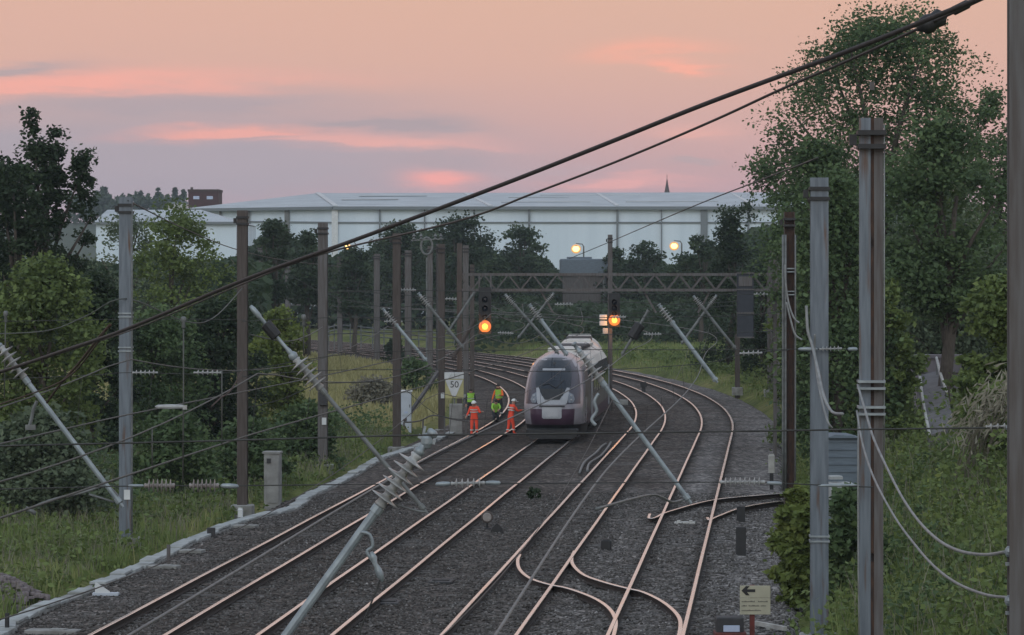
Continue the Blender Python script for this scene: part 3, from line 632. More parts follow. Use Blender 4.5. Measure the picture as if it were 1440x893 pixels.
# ------------------------------------------------------------------ masts
def mast(px, Y, ptop, wpx, mt, label, style='H', group='overhead line masts', zb=None, rot=0.0, bands=(), plate=None, cap=True, web=None):
    sc = F/Y; x = (px-720)/sc; zt = CAMZ - (ptop-HOR)/sc; w = wpx/sc; z0 = tz(x, Y) if zb is None else zb
    root = thing('overhead_line_mast', (x, Y, z0), label, 'mast', group)
    h = zt - z0; rz = -AH*0.6 + rot; M3 = Matrix.Rotation(rz, 3, 'Z')
    c = Vector((x, Y, z0 - 0.4 + (h+0.4)/2)); H = h + 0.4
    def bx(mb, ox, oy, sx, sy, H=H, cz=None, mi=0): mb.box((Vector((c.x, c.y, c.z if cz is None else cz)) + M3 @ Vector((ox, oy, 0))), (sx, sy, H), rz, mi)
    mb = MB()
    if style == 'H':            # seen on the open side: two flanges and a recessed web
        tf = 0.022
        bx(mb, -w/2 + tf/2, 0, tf, w*0.95); bx(mb, w/2 - tf/2, 0, tf, w*0.95); bx(mb, 0, 0, w - 2*tf, 0.016, mi=1)
    elif style == 'flat':       # seen on the flange
        tf = 0.022
        bx(mb, 0, -w/2 + tf/2, w, tf); bx(mb, 0, w/2 - tf/2, w, tf); bx(mb, 0, 0, 0.016, w - 2*tf, mi=1)
    else:                       # twin channels with a slot between them
        bx(mb, -w*0.26, 0, w*0.46, 0.14); bx(mb, w*0.30, 0, w*0.38, 0.14, mi=2); bx(mb, 0.04*w, 0.005, w*0.18, 0.12, mi=1)
        k_ = 0
        while k_*2.3 < h: mb.box(Vector((x, Y, z0 + 0.9 + k_*2.3)) + M3 @ Vector((0.03*w, -0.045, 0)), (w*0.2, 0.02, 0.12), rz, 2); k_ += 1
    mb.build('column', [mt, web or mt, M['mast_dull']], root)
    mb = MB()
    mb.box((x, Y, z0 + 0.08), (w*2.2, w*2.2, 0.5), rz, ch=0.03); mb.build('footing', M['concrete'], root)
    if cap:
        mb = MB()
        mb.box(Vector((x, Y, zt - 0.22)), (w*1.16, w*1.3, 0.07), rz); mb.box(Vector((x, Y, zt - 0.42)), (w*1.16, w*1.3, 0.07), rz)
        mb.box(Vector((x, Y, zt - 0.32)) + M3 @ Vector((-w*0.75, 0, 0)), (w*0.3, 0.12, 0.16), rz); mb.build('top_clamp', M['black'], root)
    for pb in bands:
        mb = MB(); z = CAMZ - (pb-HOR)/sc
        mb.box((x, Y, z + 0.05), (w*1.12, w*1.2, 0.035), rz); mb.box((x, Y, z - 0.05), (w*1.12, w*1.2, 0.035), rz)
        mb.build('clamp_band', M['galv'], root)
    if plate:
        mb = MB(); z = CAMZ - (plate-HOR)/sc; mb.box(Vector((x, Y, z)) + M3 @ Vector((w*0.2, -w*0.62, 0)), (0.17, 0.012, 0.27), rz); mb.build('number_plate', M['white'], root)
    return root
mg, mr_, md = M['mast_grey'], M['mast_rust'], M['mast_dull']
ML = {}
ML['L1'] = mast(177, 93.2, 277, 17, mg, 'first grey mast from the left, beside the concrete edging', 'flat', bands=(443, 491), plate=695)
ML['L2'] = mast(341, 107.3, 296, 14, mr_, 'brown mast just left of the grey concrete cabinet', 'flat')
ML['L3'] = mast(454, 130, 313, 13, md, 'third mast from the left, at the edge of the yellow meadow', 'flat', plate=592)
ML['L4'] = mast(558, 149, 328, 11, mr_, 'brown mast standing in front of the white trackside cabinet', 'flat')
ML['L5'] = mast(621, 166, 343, 9, mr_, 'brown mast just left of the speed sign with a slanting stay', 'flat', plate=556)
mast(478, 330, 361, 7, md, 'distant pale mast standing in front of the meadow fence, left one', 'flat')
mast(530, 300, 357, 8, md, 'distant mast at the right part of the meadow fence', 'flat')
mast(574, 255, 352, 9, md, 'grey mast in the distance just right of the brown cabinet mast', 'flat')
mast(405, 400, 374, 7, md, 'thin distant mast seen between the second and third left masts', 'flat')
mast(605, 225, 346, 7, md, 'slim grey mast left of the thicket of masts, under the ring bracket', 'flat')
mast(618, 240, 343, 9, md, 'grey mast close behind the brown mast with the stay', 'H')
mast(655, 215, 345, 8, md, 'grey mast just right of the left gantry leg', 'flat')
mast(664, 205, 372, 6, mr_, 'short brown mast between the left gantry leg and the hanging signal', 'flat')
mast(366, 350, 345, 6, md, 'thin pale far mast just right of the brown second mast', 'flat')

ML['R0'] = mast(1436, 32, -40, 36, md, 'nearest post, cut by the right edge of the picture', 'flat', bands=(), cap=False)
ML['R1'] = mast(1225, 50, 166, 34, mg, 'thick grey mast with a rust stripe down its middle', 'twin', bands=(541, 577), web=M['rust'])
ML['R2'] = mast(1152, 68.5, 250, 25, mg, 'smooth blue grey mast left of the rust-striped one', 'flat', bands=(757,))
ML['R3'] = mast(1110, 105, 298, 15, mr_, 'brown mast with pale conduits at the siding rails', 'H', bands=(380, 412), web=M['rust'])
mast(1083, 205, 346, 8, md, 'grey mast just left of the right gantry leg', 'flat')
mast(1090, 140, 400, 5, md, 'short thin post left of the brown conduit mast', 'flat', cap=False)
mast(1037, 212, 470, 7, mr_, 'short brown post with a T top on the grass beside the curve', 'flat', zb=0.0, cap=False)
mast(858, 190, 330, 6.5, md, 'mast between the middle tracks carrying the right-hand signal', 'flat')
# extra parts of some masts
def part(root, name, mt, fn, smooth_=False):
    mb = MB(); fn(mb); return mb.build(name, mt, root, smooth=smooth_)
part(ML['L5'], 'stay', M['mast_dull'], lambda mb: mb.beam(P(617, 522, 166), P(569, 592, 163), 0.14, 0.14))
part(ML['L1'], 'conduit', M['galv_dull'], lambda mb: mb.path([P(185.5, y, 93) for y in (285, 440, 640, 795)], 0.022, 6), True)
part(ML['R1'], 'conduit', M['cable_pale'], lambda mb: mb.path([P(x, y, 49.7) for x, y in ((1207, 590), (1206.5, 690), (1207, 800), (1209, 950))], 0.012, 6), True)
part(ML['R1'], 'conduit', M['cable_pale'], lambda mb: mb.path([P(x, y, 49.9) for x, y in ((1243.5, 175), (1243.5, 390), (1243.5, 660))], 0.010, 6), True)
for dx, r in ((-9, .035), (-5.5, .04), (8.5, .025)):
    part(ML['R3'], 'conduit', M['galv_dull'], lambda mb: mb.path([P(1110+dx, y, 104.7) for y in (330, 420, 520, 600, 690)], r, 6), True)
part(ML['R3'], 'cable_loop', M['cable_pale'], lambda mb: mb.path(smooth([P(x, y, 104.4) for x, y in ((1104, 372), (1105, 400), (1110, 430), (1117, 448), (1124, 454))]), 0.03, 6), True)
part(ML['R3'], 'cable_loop', M['cable_pale'], lambda mb: mb.path(smooth([P(x, y, 104.4) for x, y in ((1106, 425), (1112, 450), (1118, 470), (1128, 478))]), 0.03, 6), True)
def fittings(mb):
    for py in (775, 844):
        mb.lathe(P(1413, py, 32), P(1432, py+2, 32), [(0, .02), (0.15, .05), (.35, .055), (.6, .03), (.62, .06), (.8, .06), (1, .03)], 10)
        mb.box(P(1423, py+18, 32), (0.12, 0.05, 0.03)); mb.beam(P(1420, py-4, 32), P(1437, py+26, 32), 0.03, 0.03)
part(ML['R0'], 'cable_clamp', M['galv'], fittings)
part(ML['L3'], 'junction_box', M['dark'], lambda mb: mb.box(P(454, 560, 129.7), (0.3, 0.2, 0.5)))
# ring bracket pole
rb = thing('isolator_pole', (P(600, 600, 218).x, 218, -0.3), 'thin pale pole topped by a ring-shaped bracket among the far masts', 'pole')
mb = MB(); mb.tube((P(600, 0, 218).x, 218, -0.5), P(600, 362, 218), 0.06, 0.05, 8); mb.build('pole', M['galv_dull'], rb)
mb = MB()
pts = [P(600 + 8*math.cos(a), 346 + 12*math.sin(a), 218) for a in [2*math.pi*i/16 for i in range(17)]]; mb.path(pts, 0.07, 6); mb.beam(P(578, 338, 218), P(624, 336, 218), 0.08, 0.08)
for q in (582, 592, 612, 620): mb.lathe(P(q, 338, 218), P(q, 328, 218), [(0, .05), (.2, .12), (.4, .06), (.6, .12), (.8, .06), (1, .03)], 8)
mb.build('ring_bracket', M['galv_dull'], rb)

# ------------------------------------------------------------------ wires
def wire(name, label, pts, r, mt, n=6, cat='wire', sm=6, group=None):
    pts = smooth(pts, sm); mb = MB(); mb.path(pts, r, n); return tag(mb.build(name, mt, origin=pts[0], smooth=True), label, cat, group)
def YP(px, py, Y): return P(px, py, Y)
def line_y(px, a, b):  # distance that varies evenly in depth along an oblique cable
    (x0, Y0), (x1, Y1) = a, b; t = (px-x0)/(x1-x0); return 1.0/((1-t)/Y0 + t/Y1)
fa, fb_ = (0, 30.0), (1390, 19.0)
wire('feeder_cable', 'thickest black cable slanting right across the whole picture', [P(x, y, line_y(x, fa, fb_)) for x, y in ((-700, 735), (-200, 585), (0, 523), (90, 493), (180, 462), (350, 391), (500, 337), (700, 262), (850, 203), (1000, 143), (1200, 69), (1330, 17), (1392, -8), (1500, -52), (1800, -176), (2300, -385))], 0.0155, M['feeder'], 8, 'cable')
sec = wire('feeder_cable', 'second slanting cable below the thickest one, with a dark insulator near its top end', [P(x, y, line_y(x, (300, 46.0), (1390, 20.0))) for x, y in ((-60, 545), (60, 505), (180, 466), (330, 404), (450, 358), (640, 312), (750, 272), (870, 226), (1000, 171), (1100, 125), (1200, 82), (1290, 41), (1400, -10), (1700, -148), (2200, -378))], 0.0105, M['feeder'], 8, 'cable')
mb = MB(); y0 = line_y(1310, (300, 46.0), (1390, 20.0))
mb.lathe(P(1290, 42, y0), P(1332, 19, y0), [(0, .012), (.12, .03), (.2, .055), (.4, .062), (.55, .05), (.8, .058), (.9, .03), (1, .012)], 12)
mb.lathe(P(1338, 17, y0), P(1366, 3, y0), [(0, .012), (.1, .03), (.8, .03), (1, .012)], 10)
ins = mb.build('strain_insulator', M['black'], sec, smooth=True)
wire('feeder_cable', 'thin cable rising to the right from the signal mast to the tall tree', [P(x, y, Y) for x, y, Y in ((800, 364, 189), (858, 340, 188), (900, 322, 160), (980, 288, 125), (1070, 253, 95), (1150, 222, 76))], 0.02, M['wire'])
wire('feeder_cable', 'thin cable running down to the right from the top of the first left mast', [P(x, y, Y) for x, y, Y in ((180, 282, 93), (205, 295, 100), (260, 322, 120), (330, 350, 150), (400, 366, 190), (480, 375, 240))], 0.02, M['wire'])
# contact and catenary wires above every track
for k_, off in TR.items():
    mt = M['wire_green'] if k_ < 3 else M['galv_dull']; zc0 = {1: 4.35, 2: 4.2, 3: 3.97, 4: 3.97}[k_]
    p0 = tp(sofY(60), off, zc0)
    root = thing('overhead_line', p0, {1: 'overhead wires above the leftmost track', 2: 'overhead wires above the track the train stands on', 3: 'overhead wires above the track just right of the train', 4: 'overhead wires above the rightmost track'}[k_], 'overhead wire', 'overhead wires following the tracks')
    sp_ = 46.0; ca = []; co = []; dr = []; s = sofY(9.0); i = 0
    while s < 240:
        ph = ((s + 500 + k_*4) % sp_)/sp_; sag = 1 - 4*ph*(1-ph)       # 1 at the support, 0 at mid span
        zig = 0.2*math.cos(math.pi*(s+500+k_*4)/sp_)
        co.append(tp(s, off + zig, zc0 + 0.03*sag)); ca.append(tp(s, off + zig*0.5, zc0 + 0.45 + 0.75*sag))
        if i % 3 == 1 and s > -95: dr.append((co[-1], ca[-1]))
        s += 2.5; i += 1
    mb = MB(); mb.path(co, 0.017, 5); mb.build('contact_wire', mt, root, smooth=True)
    mb = MB(); mb.path(ca, 0.014 if k_ < 3 else 0.006, 5); mb.build('catenary_wire', M['wire_green'] if k_ < 3 else M['wire'], root, smooth=True)
    for a, b_ in dr[:28]:
        mb = MB(); mb.path([a, b_], 0.005, 4); mb.build('dropper', M['wire'], root)
# headspans
def insul(mb, p0, p1, n, r, rod=0.35):
    p0, p1 = Vector(p0), Vector(p1); prof = [(0, r*0.28), (0.03, r*0.4)]
    for i in range(n):
        t = 0.08 + 0.84*i/n; q = 0.84/n
        prof += [(t, r*0.26), (t+q*0.3, r*0.34), (t+q*0.42, r*.7), (t+q*0.52, r), (t+q*0.58, r*0.96), (t+q*0.66, r*0.3)]
    prof += [(0.97, r*0.4), (1, r*0.28)]
    mb.lathe(p0, p1, prof, 12)
def endfit(mb, p0, p1, r): mb.lathe(p0, p1, [(0, r*.2), (.1, r*.6), (.5, r*.75), (.9, r*.6), (1, r*.2)], 8)
def headspan(label, Y, pts, r, ins=(), fits=(), mt='wire', depth=None):
    c = P(*pts[0], Y) if len(pts[0]) == 2 else P(*pts[0]); root = thing('cross_span_wire', c, label, 'cross span', 'cross spans over the tracks')
    W3 = [P(q[0], q[1], Y if len(q) == 2 else q[2]) for q in pts]
    mb = MB(); mb.path(smooth(W3, 6), r, 5); mb.build('wire', M[mt], root, smooth=True)
    for (x0, y0, x1, y1, n, rr) in ins:
        mb = MB(); insul(mb, P(x0, y0, Y), P(x1, y1, Y), n, rr/F*Y); mb.build('insulator', M['porcelain_brown' if rr > 8 else 'porcelain'], root, smooth=True)
    for (x0, y0, x1, y1, rr) in fits:
        mb = MB(); endfit(mb, P(x0, y0, Y), P(x1, y1, Y), rr/F*Y); mb.build('end_fitting', M['galv'], root, smooth=True)
    return root
headspan('lowest and nearest cross wire, passing just below the workers, white insulator at right edge', 32.2, [(-300, 634), (0, 627), (300, 620), (560, 612.5), (760, 610), (1000, 607), (1200, 604), (1440, 601)], 0.009, ins=((1386, 600, 1420, 599, 3, 4.5),), fits=((1412, 601, 1440, 604, 5),))
headspan('cross wire with big brownish disc insulators, tied to the rust-striped mast', 49.7, [(-400, 696), (0, 688), (205, 683), (325, 683), (620, 680), (700, 680), (1000, 678), (1085, 679), (1150, 682), (1228, 685)], 0.009,
   ins=((203, 683, 246, 683, 6, 9.5), (266, 683, 308, 683, 6, 9.5), (634, 680, 682, 679, 5, 7), (1012, 678, 1076, 678, 8, 7)), fits=((310, 683, 336, 684, 5), (612, 681, 634, 680, 4.5), (682, 679, 704, 679, 4.5), (1150, 683, 1206, 682, 3), (180, 683, 203, 683, 3), (1078, 679, 1100, 680, 4)))
headspan('cross wire through the train roof with small pale insulators at both sides', 68.2, [(-100, 538), (120, 528), (180, 524), (320, 524), (500, 497), (760, 492), (1000, 492), (1122, 491), (1183, 491), (1240, 492)], 0.008,
   ins=((186, 524, 222, 524, 5, 4), (272, 524, 312, 524, 5, 4), (1152, 491, 1184, 490, 5, 4)), fits=((1122, 491, 1150, 491, 4), (1192, 491, 1206, 491, 4)))
headspan('cross wire from the brown cabinet mast towards the brown conduit mast, below the gantry', 106, [(341, 452), (450, 447), (560, 447), (760, 447), (900, 446), (1040, 444), (1110, 436)], 0.012, ins=((860, 446, 880, 446, 4, 3.5),))
headspan('cross wire one step lower, meeting the brown conduit mast beside the T-top post', 104.6, [(341, 530), (452, 521), (640, 520), (800, 522), (980, 512), (1045, 498), (1110, 492)], 0.012, ins=((1040, 497, 1072, 496, 4, 4),))
headspan('far cross wire just under the gantry beam', 150, [(454, 412), (558, 408), (760, 412), (900, 413), (1090, 414)], 0.018, ins=((560, 408, 585, 408, 5, 3.5), (1060, 414, 1084, 414, 4, 3.5)))
headspan('far cross wire at the height of the two amber signals', 166, [(450, 470), (621, 466), (760, 470), (900, 470), (1092, 466)], 0.018, ins=((700, 468, 722, 469, 5, 3), (905, 470, 930, 470, 5, 3)))
headspan('far sagging span wire hung between the grey masts left of the gantry', 178, [(405, 385), (450, 410), (500, 425), (560, 432), (620, 420), (655, 395)], 0.02)
headspan('sagging span wire below the ring bracket among the far masts', 200, [(454, 430), (500, 445), (560, 452), (620, 448), (700, 440), (800, 446), (900, 440), (1085, 425)], 0.022, ins=((540, 452, 566, 452, 5, 3),))
headspan('span wire behind the hanging signal towards the signal mast', 212, [(478, 408), (530, 412), (605, 418), (660, 424), (760, 428), (858, 424), (960, 428), (1083, 420)], 0.024, ins=((780, 428, 806, 428, 5, 3), (620, 420, 645, 421, 5, 3)))
headspan('low span wire in front of the yellow meadow', 148.5, [(454, 540), (500, 538), (558, 541), (620, 585), (700, 590)], 0.014)
headspan('span wire from the first left mast sagging to the second', 93.3, [(-60, 470), (60, 466), (120, 445), (177, 420, 93), (260, 452, 98), (300, 447, 102), (341, 405, 107)], 0.018, mt='wire_green')
headspan('lower wire sagging between the first two left masts behind the vertical dropper', 100, [(0, 452), (180, 449), (258, 449), (345, 450)], 0.01)
headspan('low wire between the second and third left masts', 112, [(341, 575), (400, 560), (454, 535)], 0.014)
# dropper rods with end insulators on the left
for lb, pts, Y in (('vertical dropper rod between the first two left masts, pale knob on top', ((258, 448), (258, 560), (257, 680)), 50.5), ('vertical dropper rod at the left edge below a pale knob', ((8, 440), (7, 500), (6, 560)), 60), ('short vertical dropper beside the second left mast', ((312, 520), (312, 625)), 60), ('vertical dropper rod left of the third left mast, pale knob on top', ((427, 445), (427, 500)), 58), ('thin vertical dropper rod low between the first two left masts', ((214, 600), (214, 660)), 55)):
    root = thing('dropper_rod', P(*pts[-1], Y), lb, 'dropper rod', 'vertical dropper rods')
    mb = MB(); mb.path([P(x, y, Y) for x, y in pts], 0.011, 6); mb.build('rod', M['wire_green'], root, smooth=True)
    if 'knob' in lb:
        x, y = pts[0]; mb = MB(); mb.lathe(P(x, y+14, Y), P(x, y-3, Y), [(0, .015), (.1, .03), (.5, .025), (.6, .04), (.9, .042), (1, .02)], 10); mb.build('knob', M['galv_dull'], root, smooth=True)
    if 'first two' in lb and 'pale knob on top' in lb:
        mb = MB(); endfit(mb, P(218, 572, Y), P(262, 572, Y), .05); mb.box(P(260, 573, Y), (.06, .06, .06)); mb.build('clamp', M['porcelain'], root)

# ------------------------------------------------------------------ cantilever tubes
def arm(label, a, b_, Y, r, ins=None, extra=None, mt='galv', Y2=None, n=6, disc=None):
    Y2 = Y2 or Y; A = P(*a, Y); B = P(*b_, Y2); root = thing('registration_arm', B, label, 'registration arm', 'slanting registration arms of the overhead line')
    d = B - A; L_ = d.length
    def at(t): return A + d*t
    mb = MB(); t1 = ins[1] if ins else 0.0
    mb.lathe(at(t1), B, [(0, r*1.35), (0.04, r*1.35), (0.042, r), (0.93, r), (0.932, r*1.4), (0.965, r*1.4), (0.97, r*.7), (1, r*.6)], 10); mb.build('tube', M[mt], root, smooth=False)
    if ins:
        mb = MB(); insul(mb, at(ins[0]), at(ins[1]), n, disc or r*3); mb.build('insulator', M['porcelain'], root, smooth=True)
        if ins[0] > 0.01:
            mb = MB(); mb.lathe(A, at(ins[0]), [(0, r*.7), (.06, r*1.2), (.2, r*1.2), (.22, r*.8), (.8, r*.8), (.85, r*1.2), (1, r*1.1)], 8); mb.build('end_fitting', M['galv'], root, smooth=True)
    if extra: extra(root, at, d)
    return root
def x1(root, at, d):
    mb = MB(); c = at(0.045); mb.ball(c, (.075, .075, .10), 10); mb.beam(c + Vector((-.10, 0, .06)), c + Vector((.10, 0, -.02)), .05, .05); mb.beam(c + Vector((-.05, 0, .02)), c + Vector((-.02, 0, .17)), .03, .03); mb.build('ball_clamp', M['galv'], root, smooth=False)
    mb = MB(); c = P(520, 722, 40)
    pts = smooth([P(x, y, 39.9) for x, y in ((508, 748), (520, 752), (524, 768), (516, 776), (526, 792), (534, 812))], 5); mb.path(pts, .022, 6); mb.lathe(P(522, 776, 39.9), P(538, 818, 39.9), [(0, .02), (.2, .045), (.4, .02), (.6, .045), (.8, .045), (1, .015)], 8)
    mb.build('hanging_link', M['galv'], root, smooth=True)
    mb = MB(); mb.path(smooth([P(x, y, 39.9) for x, y in ((534, 816), (527, 836), (516, 862), (507, 885), (506, 905))], 5), .012, 6); mb.build('jumper', M['wire'], root, smooth=True)
    mb = MB(); mb.path(smooth([P(x, y, 40.1) for x, y in ((545, 706), (565, 712), (585, 718), (598, 720))], 4), .014, 6); mb.build('jumper', M['galv_dull'], root, smooth=True)
arm('thickest tube, rising from the bottom edge to large white disc insulators', (611, 605), (372, 935), 40, 0.056, (0.10, 0.325), x1, n=6, disc=0.185)
def x2(root, at, d):
    mb = MB(); mb.lathe(at(.085), at(.15), [(0, .06), (.05, .085), (.95, .085), (1, .06)], 10); mb.build('sleeve', M['black'], root)
    mb = MB(); mb.ball(at(.262)+Vector((-.05,0,.06)), .07, 8); mb.build('clamp', M['galv'], root, smooth=True)
arm('long thin tube with a black sleeve, ending at the large white discs', (352, 430), (601, 722), 48, 0.032, (0.255, 0.40), x2, mt='galv_dull', n=5, disc=0.16)
def x3(root, at, d):
    mb = MB(); mb.path([P(x, y, 55) for x, y in ((52, 564), (47, 575), (44, 590), (41, 600))], .03, 6); mb.box(P(43, 601, 55), (.16, .08, .08)); mb.build('hanging_link', M['galv_dull'], root)
    mb = MB(); mb.path(smooth([P(x, y, 55) for x, y in ((172, 706), (150, 684), (118, 692), (70, 704), (36, 718))], 4), .026, 6); mb.beam(P(36, 714, 55), P(50, 722, 55), .05, .06); mb.path([P(125, 695, 55), P(160, 706, 55)], .02, 6); mb.build('steady_arm', M['galv_dull'], root, smooth=True)
arm('tube sloping down at the far left to the first left mast', (-14, 468), (173, 713), 55, 0.042, (0.08, 0.26), x3, n=5, disc=0.16)
def x4(root, at, d):
    mb = MB(); mb.path(smooth([P(x, y, 62) for x, y in ((842, 553), (836, 565), (839, 578), (832, 590), (838, 598))], 4), .035, 6); mb.build('hanging_link', M['galv'], root, smooth=True)
    mb = MB(); mb.path(smooth([P(x, y, Y) for x, y, Y in ((960, 703, 62), (945, 706, 60), (930, 699, 58), (915, 696, 57), (880, 704, 54), (838, 716, 50))], 4), .022, 6); mb.build('steady_arm', M['galv_dull'], root, smooth=True)
arm('tube sloping from the train side down to the rightmost track', (806, 482), (972, 708), 62, 0.045, (0.06, 0.24), x4, n=5, disc=0.17)
arm('pale tube sloping towards the grass right of the curve', (926, 428), (1009, 538), 95, 0.06, (0.04, 0.22), n=5, disc=0.12)
arm('tube of the X beside the dark gantry panel, falling to the right', (975, 416), (1035, 491), 130, 0.055, (0.03, 0.2), mt='galv_dull', n=5, disc=0.12)
arm('tube of the X beside the dark gantry panel, falling to the left', (1008, 415), (958, 484), 131, 0.055, (0.03, 0.2), mt='galv_dull', n=5, disc=0.12)
arm('tube falling across the brown cabinet mast towards the meadow', (538, 434), (600, 508), 110, 0.055, (0.05, 0.3), n=6, disc=0.12)
arm('tube falling to the left gantry leg among the masts', (588, 412), (652, 490), 125, 0.06, (0.05, 0.24), mt='galv_dull', n=5, disc=0.13)
arm('left tube of the pair falling towards the train roof', (710, 414), (786, 498), 120, 0.055, (0.03, 0.17), mt='galv_dull', n=5, disc=0.13)
arm('right tube of the pair falling towards the train roof', (744, 428), (798, 500), 112, 0.07, (0.05, 0.3), mt='galv', n=6, disc=0.13)
arm('thin tube leaning the other way behind the pair above the train', (779, 412), (728, 476), 135, 0.05, (0.02, 0.2), mt='galv_dull', n=5, disc=0.11)
def x5(root, at, d):
    mb = MB(); mb.lathe(at(.30), at(.62), [(0, .12), (.06, .2), (.94, .2), (1, .12)], 10); mb.build('sleeve', M['black'], root)
arm('tube with a black sleeve between the right-hand signal and the curve', (912, 436), (874, 500), 120, 0.05, None, x5, mt='galv_dull')
arm('brownish tube leaning up to the hanging signal', (668, 449), (636, 505), 150, 0.09, None, None, mt='mast_rust')
arm('pale stay leaning from the left gantry leg past the hanging signal', (668, 410), (628, 470), 170, 0.07, None, None, mt='galv_dull')
# hanging jumpers
def jumper(label, pts, r, mt='cable_pale', group='hanging jumper cables'): return wire('jumper_cable', label, [P(*q) for q in pts], r, M[mt], 6, 'jumper cable', 6, group)
jumper('upper pale cable hanging from the rust-striped mast to the right-hand post', ((1206, 541, 49.6), (1216, 575, 48.5), (1228, 615, 47), (1246, 655, 45), (1268, 698, 42.5), (1292, 733, 40), (1320, 760, 37), (1350, 775, 35), (1385, 780, 33), (1414, 776, 32)), 0.017)
jumper('lower pale cable hanging from the rust-striped mast to the right-hand post', ((1205, 578, 49.6), (1212, 620, 48.5), (1224, 660, 47), (1240, 695, 45), (1262, 733, 43), (1285, 764, 41), (1312, 795, 38), (1345, 820, 35), (1385, 836, 33), (1416, 840, 32)), 0.015)
jumper('pale cable hanging down the blue grey mast in a long curve', ((1134, 430, 68.2), (1136, 465, 68.1), (1142, 485, 68.0), (1150, 520, 67), (1158, 556, 66), (1170, 579, 65), (1185, 582, 64)), 0.03)
jumper('second pale cable hanging down the blue grey mast, nearly straight', ((1146, 470, 68.1), (1146, 500, 68.1), (1152, 545, 67), (1163, 590, 66), (1170, 602, 66)), 0.022)
jumper('dark V-shaped wire at the left hanging under the thickest cable', ((155, 457, 31), (138, 476, 33), (110, 512, 36), (85, 540, 38), (66, 566, 40)), 0.014, 'rust')
jumper('thin wire hanging beside the V-shaped wire at the left', ((150, 462, 31), (130, 492, 33), (100, 527, 36), (60, 548, 40), (-20, 575, 45)), 0.009, 'rust')
jumper('short dark wire bent between the second left mast and the first contact wire', ((341, 520, 60), (325, 548, 58), (310, 560, 57), (297, 572, 56)), 0.013, 'rust')
jumper('sagging wire from the third left mast top', ((454, 460, 128), (430, 473, 120), (400, 480, 112), (350, 470, 108)), 0.02, 'wire_green')
# ------------------------------------------------------------------ warehouse
def wx(px, Y): return (px-720)/F*Y
def zp(py, Y): return CAMZ - (py-HOR)/F*Y
YW = 600.0
wh = thing('warehouse', (wx(700, YW), YW, 0), 'huge white clad warehouse with a pale hipped roof filling the horizon behind the trees', 'warehouse')
ze = zp(293.5, YW); c0 = Vector((wx(470, YW), YW, 0)); c1 = Vector((wx(1290, YW), YW, 0)); c2 = Vector((wx(262, 620), 620.0, 0)); cb = Vector((wx(1290, 720), 720, 0)); cc = Vector((wx(262, 720), 720, 0))
mb = MB()
mb.prism([c0, c1, cb, cc, c2], (0, 0, ze)); mb.build('wall', M['wh_wall'], wh)
ov = 0.8
E = [c0 + Vector((-.2, -ov, ze)), c1 + Vector((0, -ov, ze)), cb + Vector((0, 0, ze)), cc + Vector((0, 0, ze)), c2 + Vector((-ov, -ov, ze))]
rl = Vector((wx(446, 655), 655, zp(271.5, 655))); rr_ = Vector((wx(1330, 655), 655, zp(270, 655))); rm = Vector((wx(656, 655), 655, zp(269.5, 655)))
mb = MB(); b_ = Vector((0, 0, 0.35))
V_ = [e + b_ for e in E] + [rl, rr_]
mb.add(V_, [(0, 1, 6, 5), (1, 2, 6), (2, 3, 5, 6), (3, 4, 5), (4, 0, 5)]); mb.build('roof', M['wh_roof'], wh)
mb = MB()
for a, c in ((E[0], E[1]), (E[4], E[0])): mb.beam(a + Vector((0, -.1, 0.1)), c + Vector((0, -.1, 0.1)), 0.6, 0.55)
mb.build('eaves_gutter', M['wh_trim'], wh)
def onroof(px0, t0, px1, t1, w, up=0.12):
    """strip lying on the front roof slope; t = 0 at the eaves, 1 at the ridge"""
    def q(px, t):
        y = YW - ov + t*(655-(YW-ov)); z = ze + .35 + t*(rl.z - ze - .35); return Vector((wx(px, y), y, z + up))
    a, c = q(px0, t0), q(px1, t1); return a, c
for (p0, t0, p1, t1, w) in ((472, .02, 447, .97, .9), (690, .03, 654, .95, .8), (868, .05, 840, .93, .7), (1060, .05, 1030, .9, .7)):
    mb = MB(); a, c = onroof(p0, t0, p1, t1, w); mb.beam(a, c, w, .16); mb.build('hip_flashing', M['rooflight'], wh)
for (p0, p1, tt) in ((480, 560, .45), (505, 600, .72), (705, 830, .28), (715, 800, .62), (880, 1010, .30), (760, 900, .8)):
    mb = MB(); a, c = onroof(p0, tt, p1, tt + .02, 1); mb.beam(a, c, .12, .9) if False else mb.beam(a, c, 1.4, .10); mb.build('rooflight', M['rooflight'], wh)
# shallow second slope to the right of the valley
mb = MB(); zr = zp(313, YW)
mb.beam(Vector((wx(473, YW), YW-.12, zr)), Vector((c1.x, YW-.12, zr)), .3, .28); mb.beam(Vector((wx(470, YW), YW-.12, zr)), Vector((c2.x, 620-.15, zp(311, 620))), .3, .28)
mb.build('cladding_rail', M['wh_trim'], wh)
for px, w in ((534, .25), (597, .2), (667, .3), (744, .35), (868, .35), (930, .18), (990, 1.2), (1052, .35)):
    mb = MB(); mb.box((wx(px, YW), YW-.35, ze/2), (w, .5, ze-.2)); mb.build('downpipe', M['wh_trim'], wh)
mb = MB(); mb.box((wx(471, YW), YW-.1, ze/2), (1.1, 1.0, ze-.3)); mb.build('corner_post', M['white'], wh)
for px, w in ((404, .9), (350, .35), (310, .35)):
    t_ = (470-px)/208.0; mb = MB(); y = YW + 20*t_; mb.box((wx(px, y), y-.45, ze/2), (w, .5, ze-.3)); mb.build('downpipe', M['galv_dull'], wh)
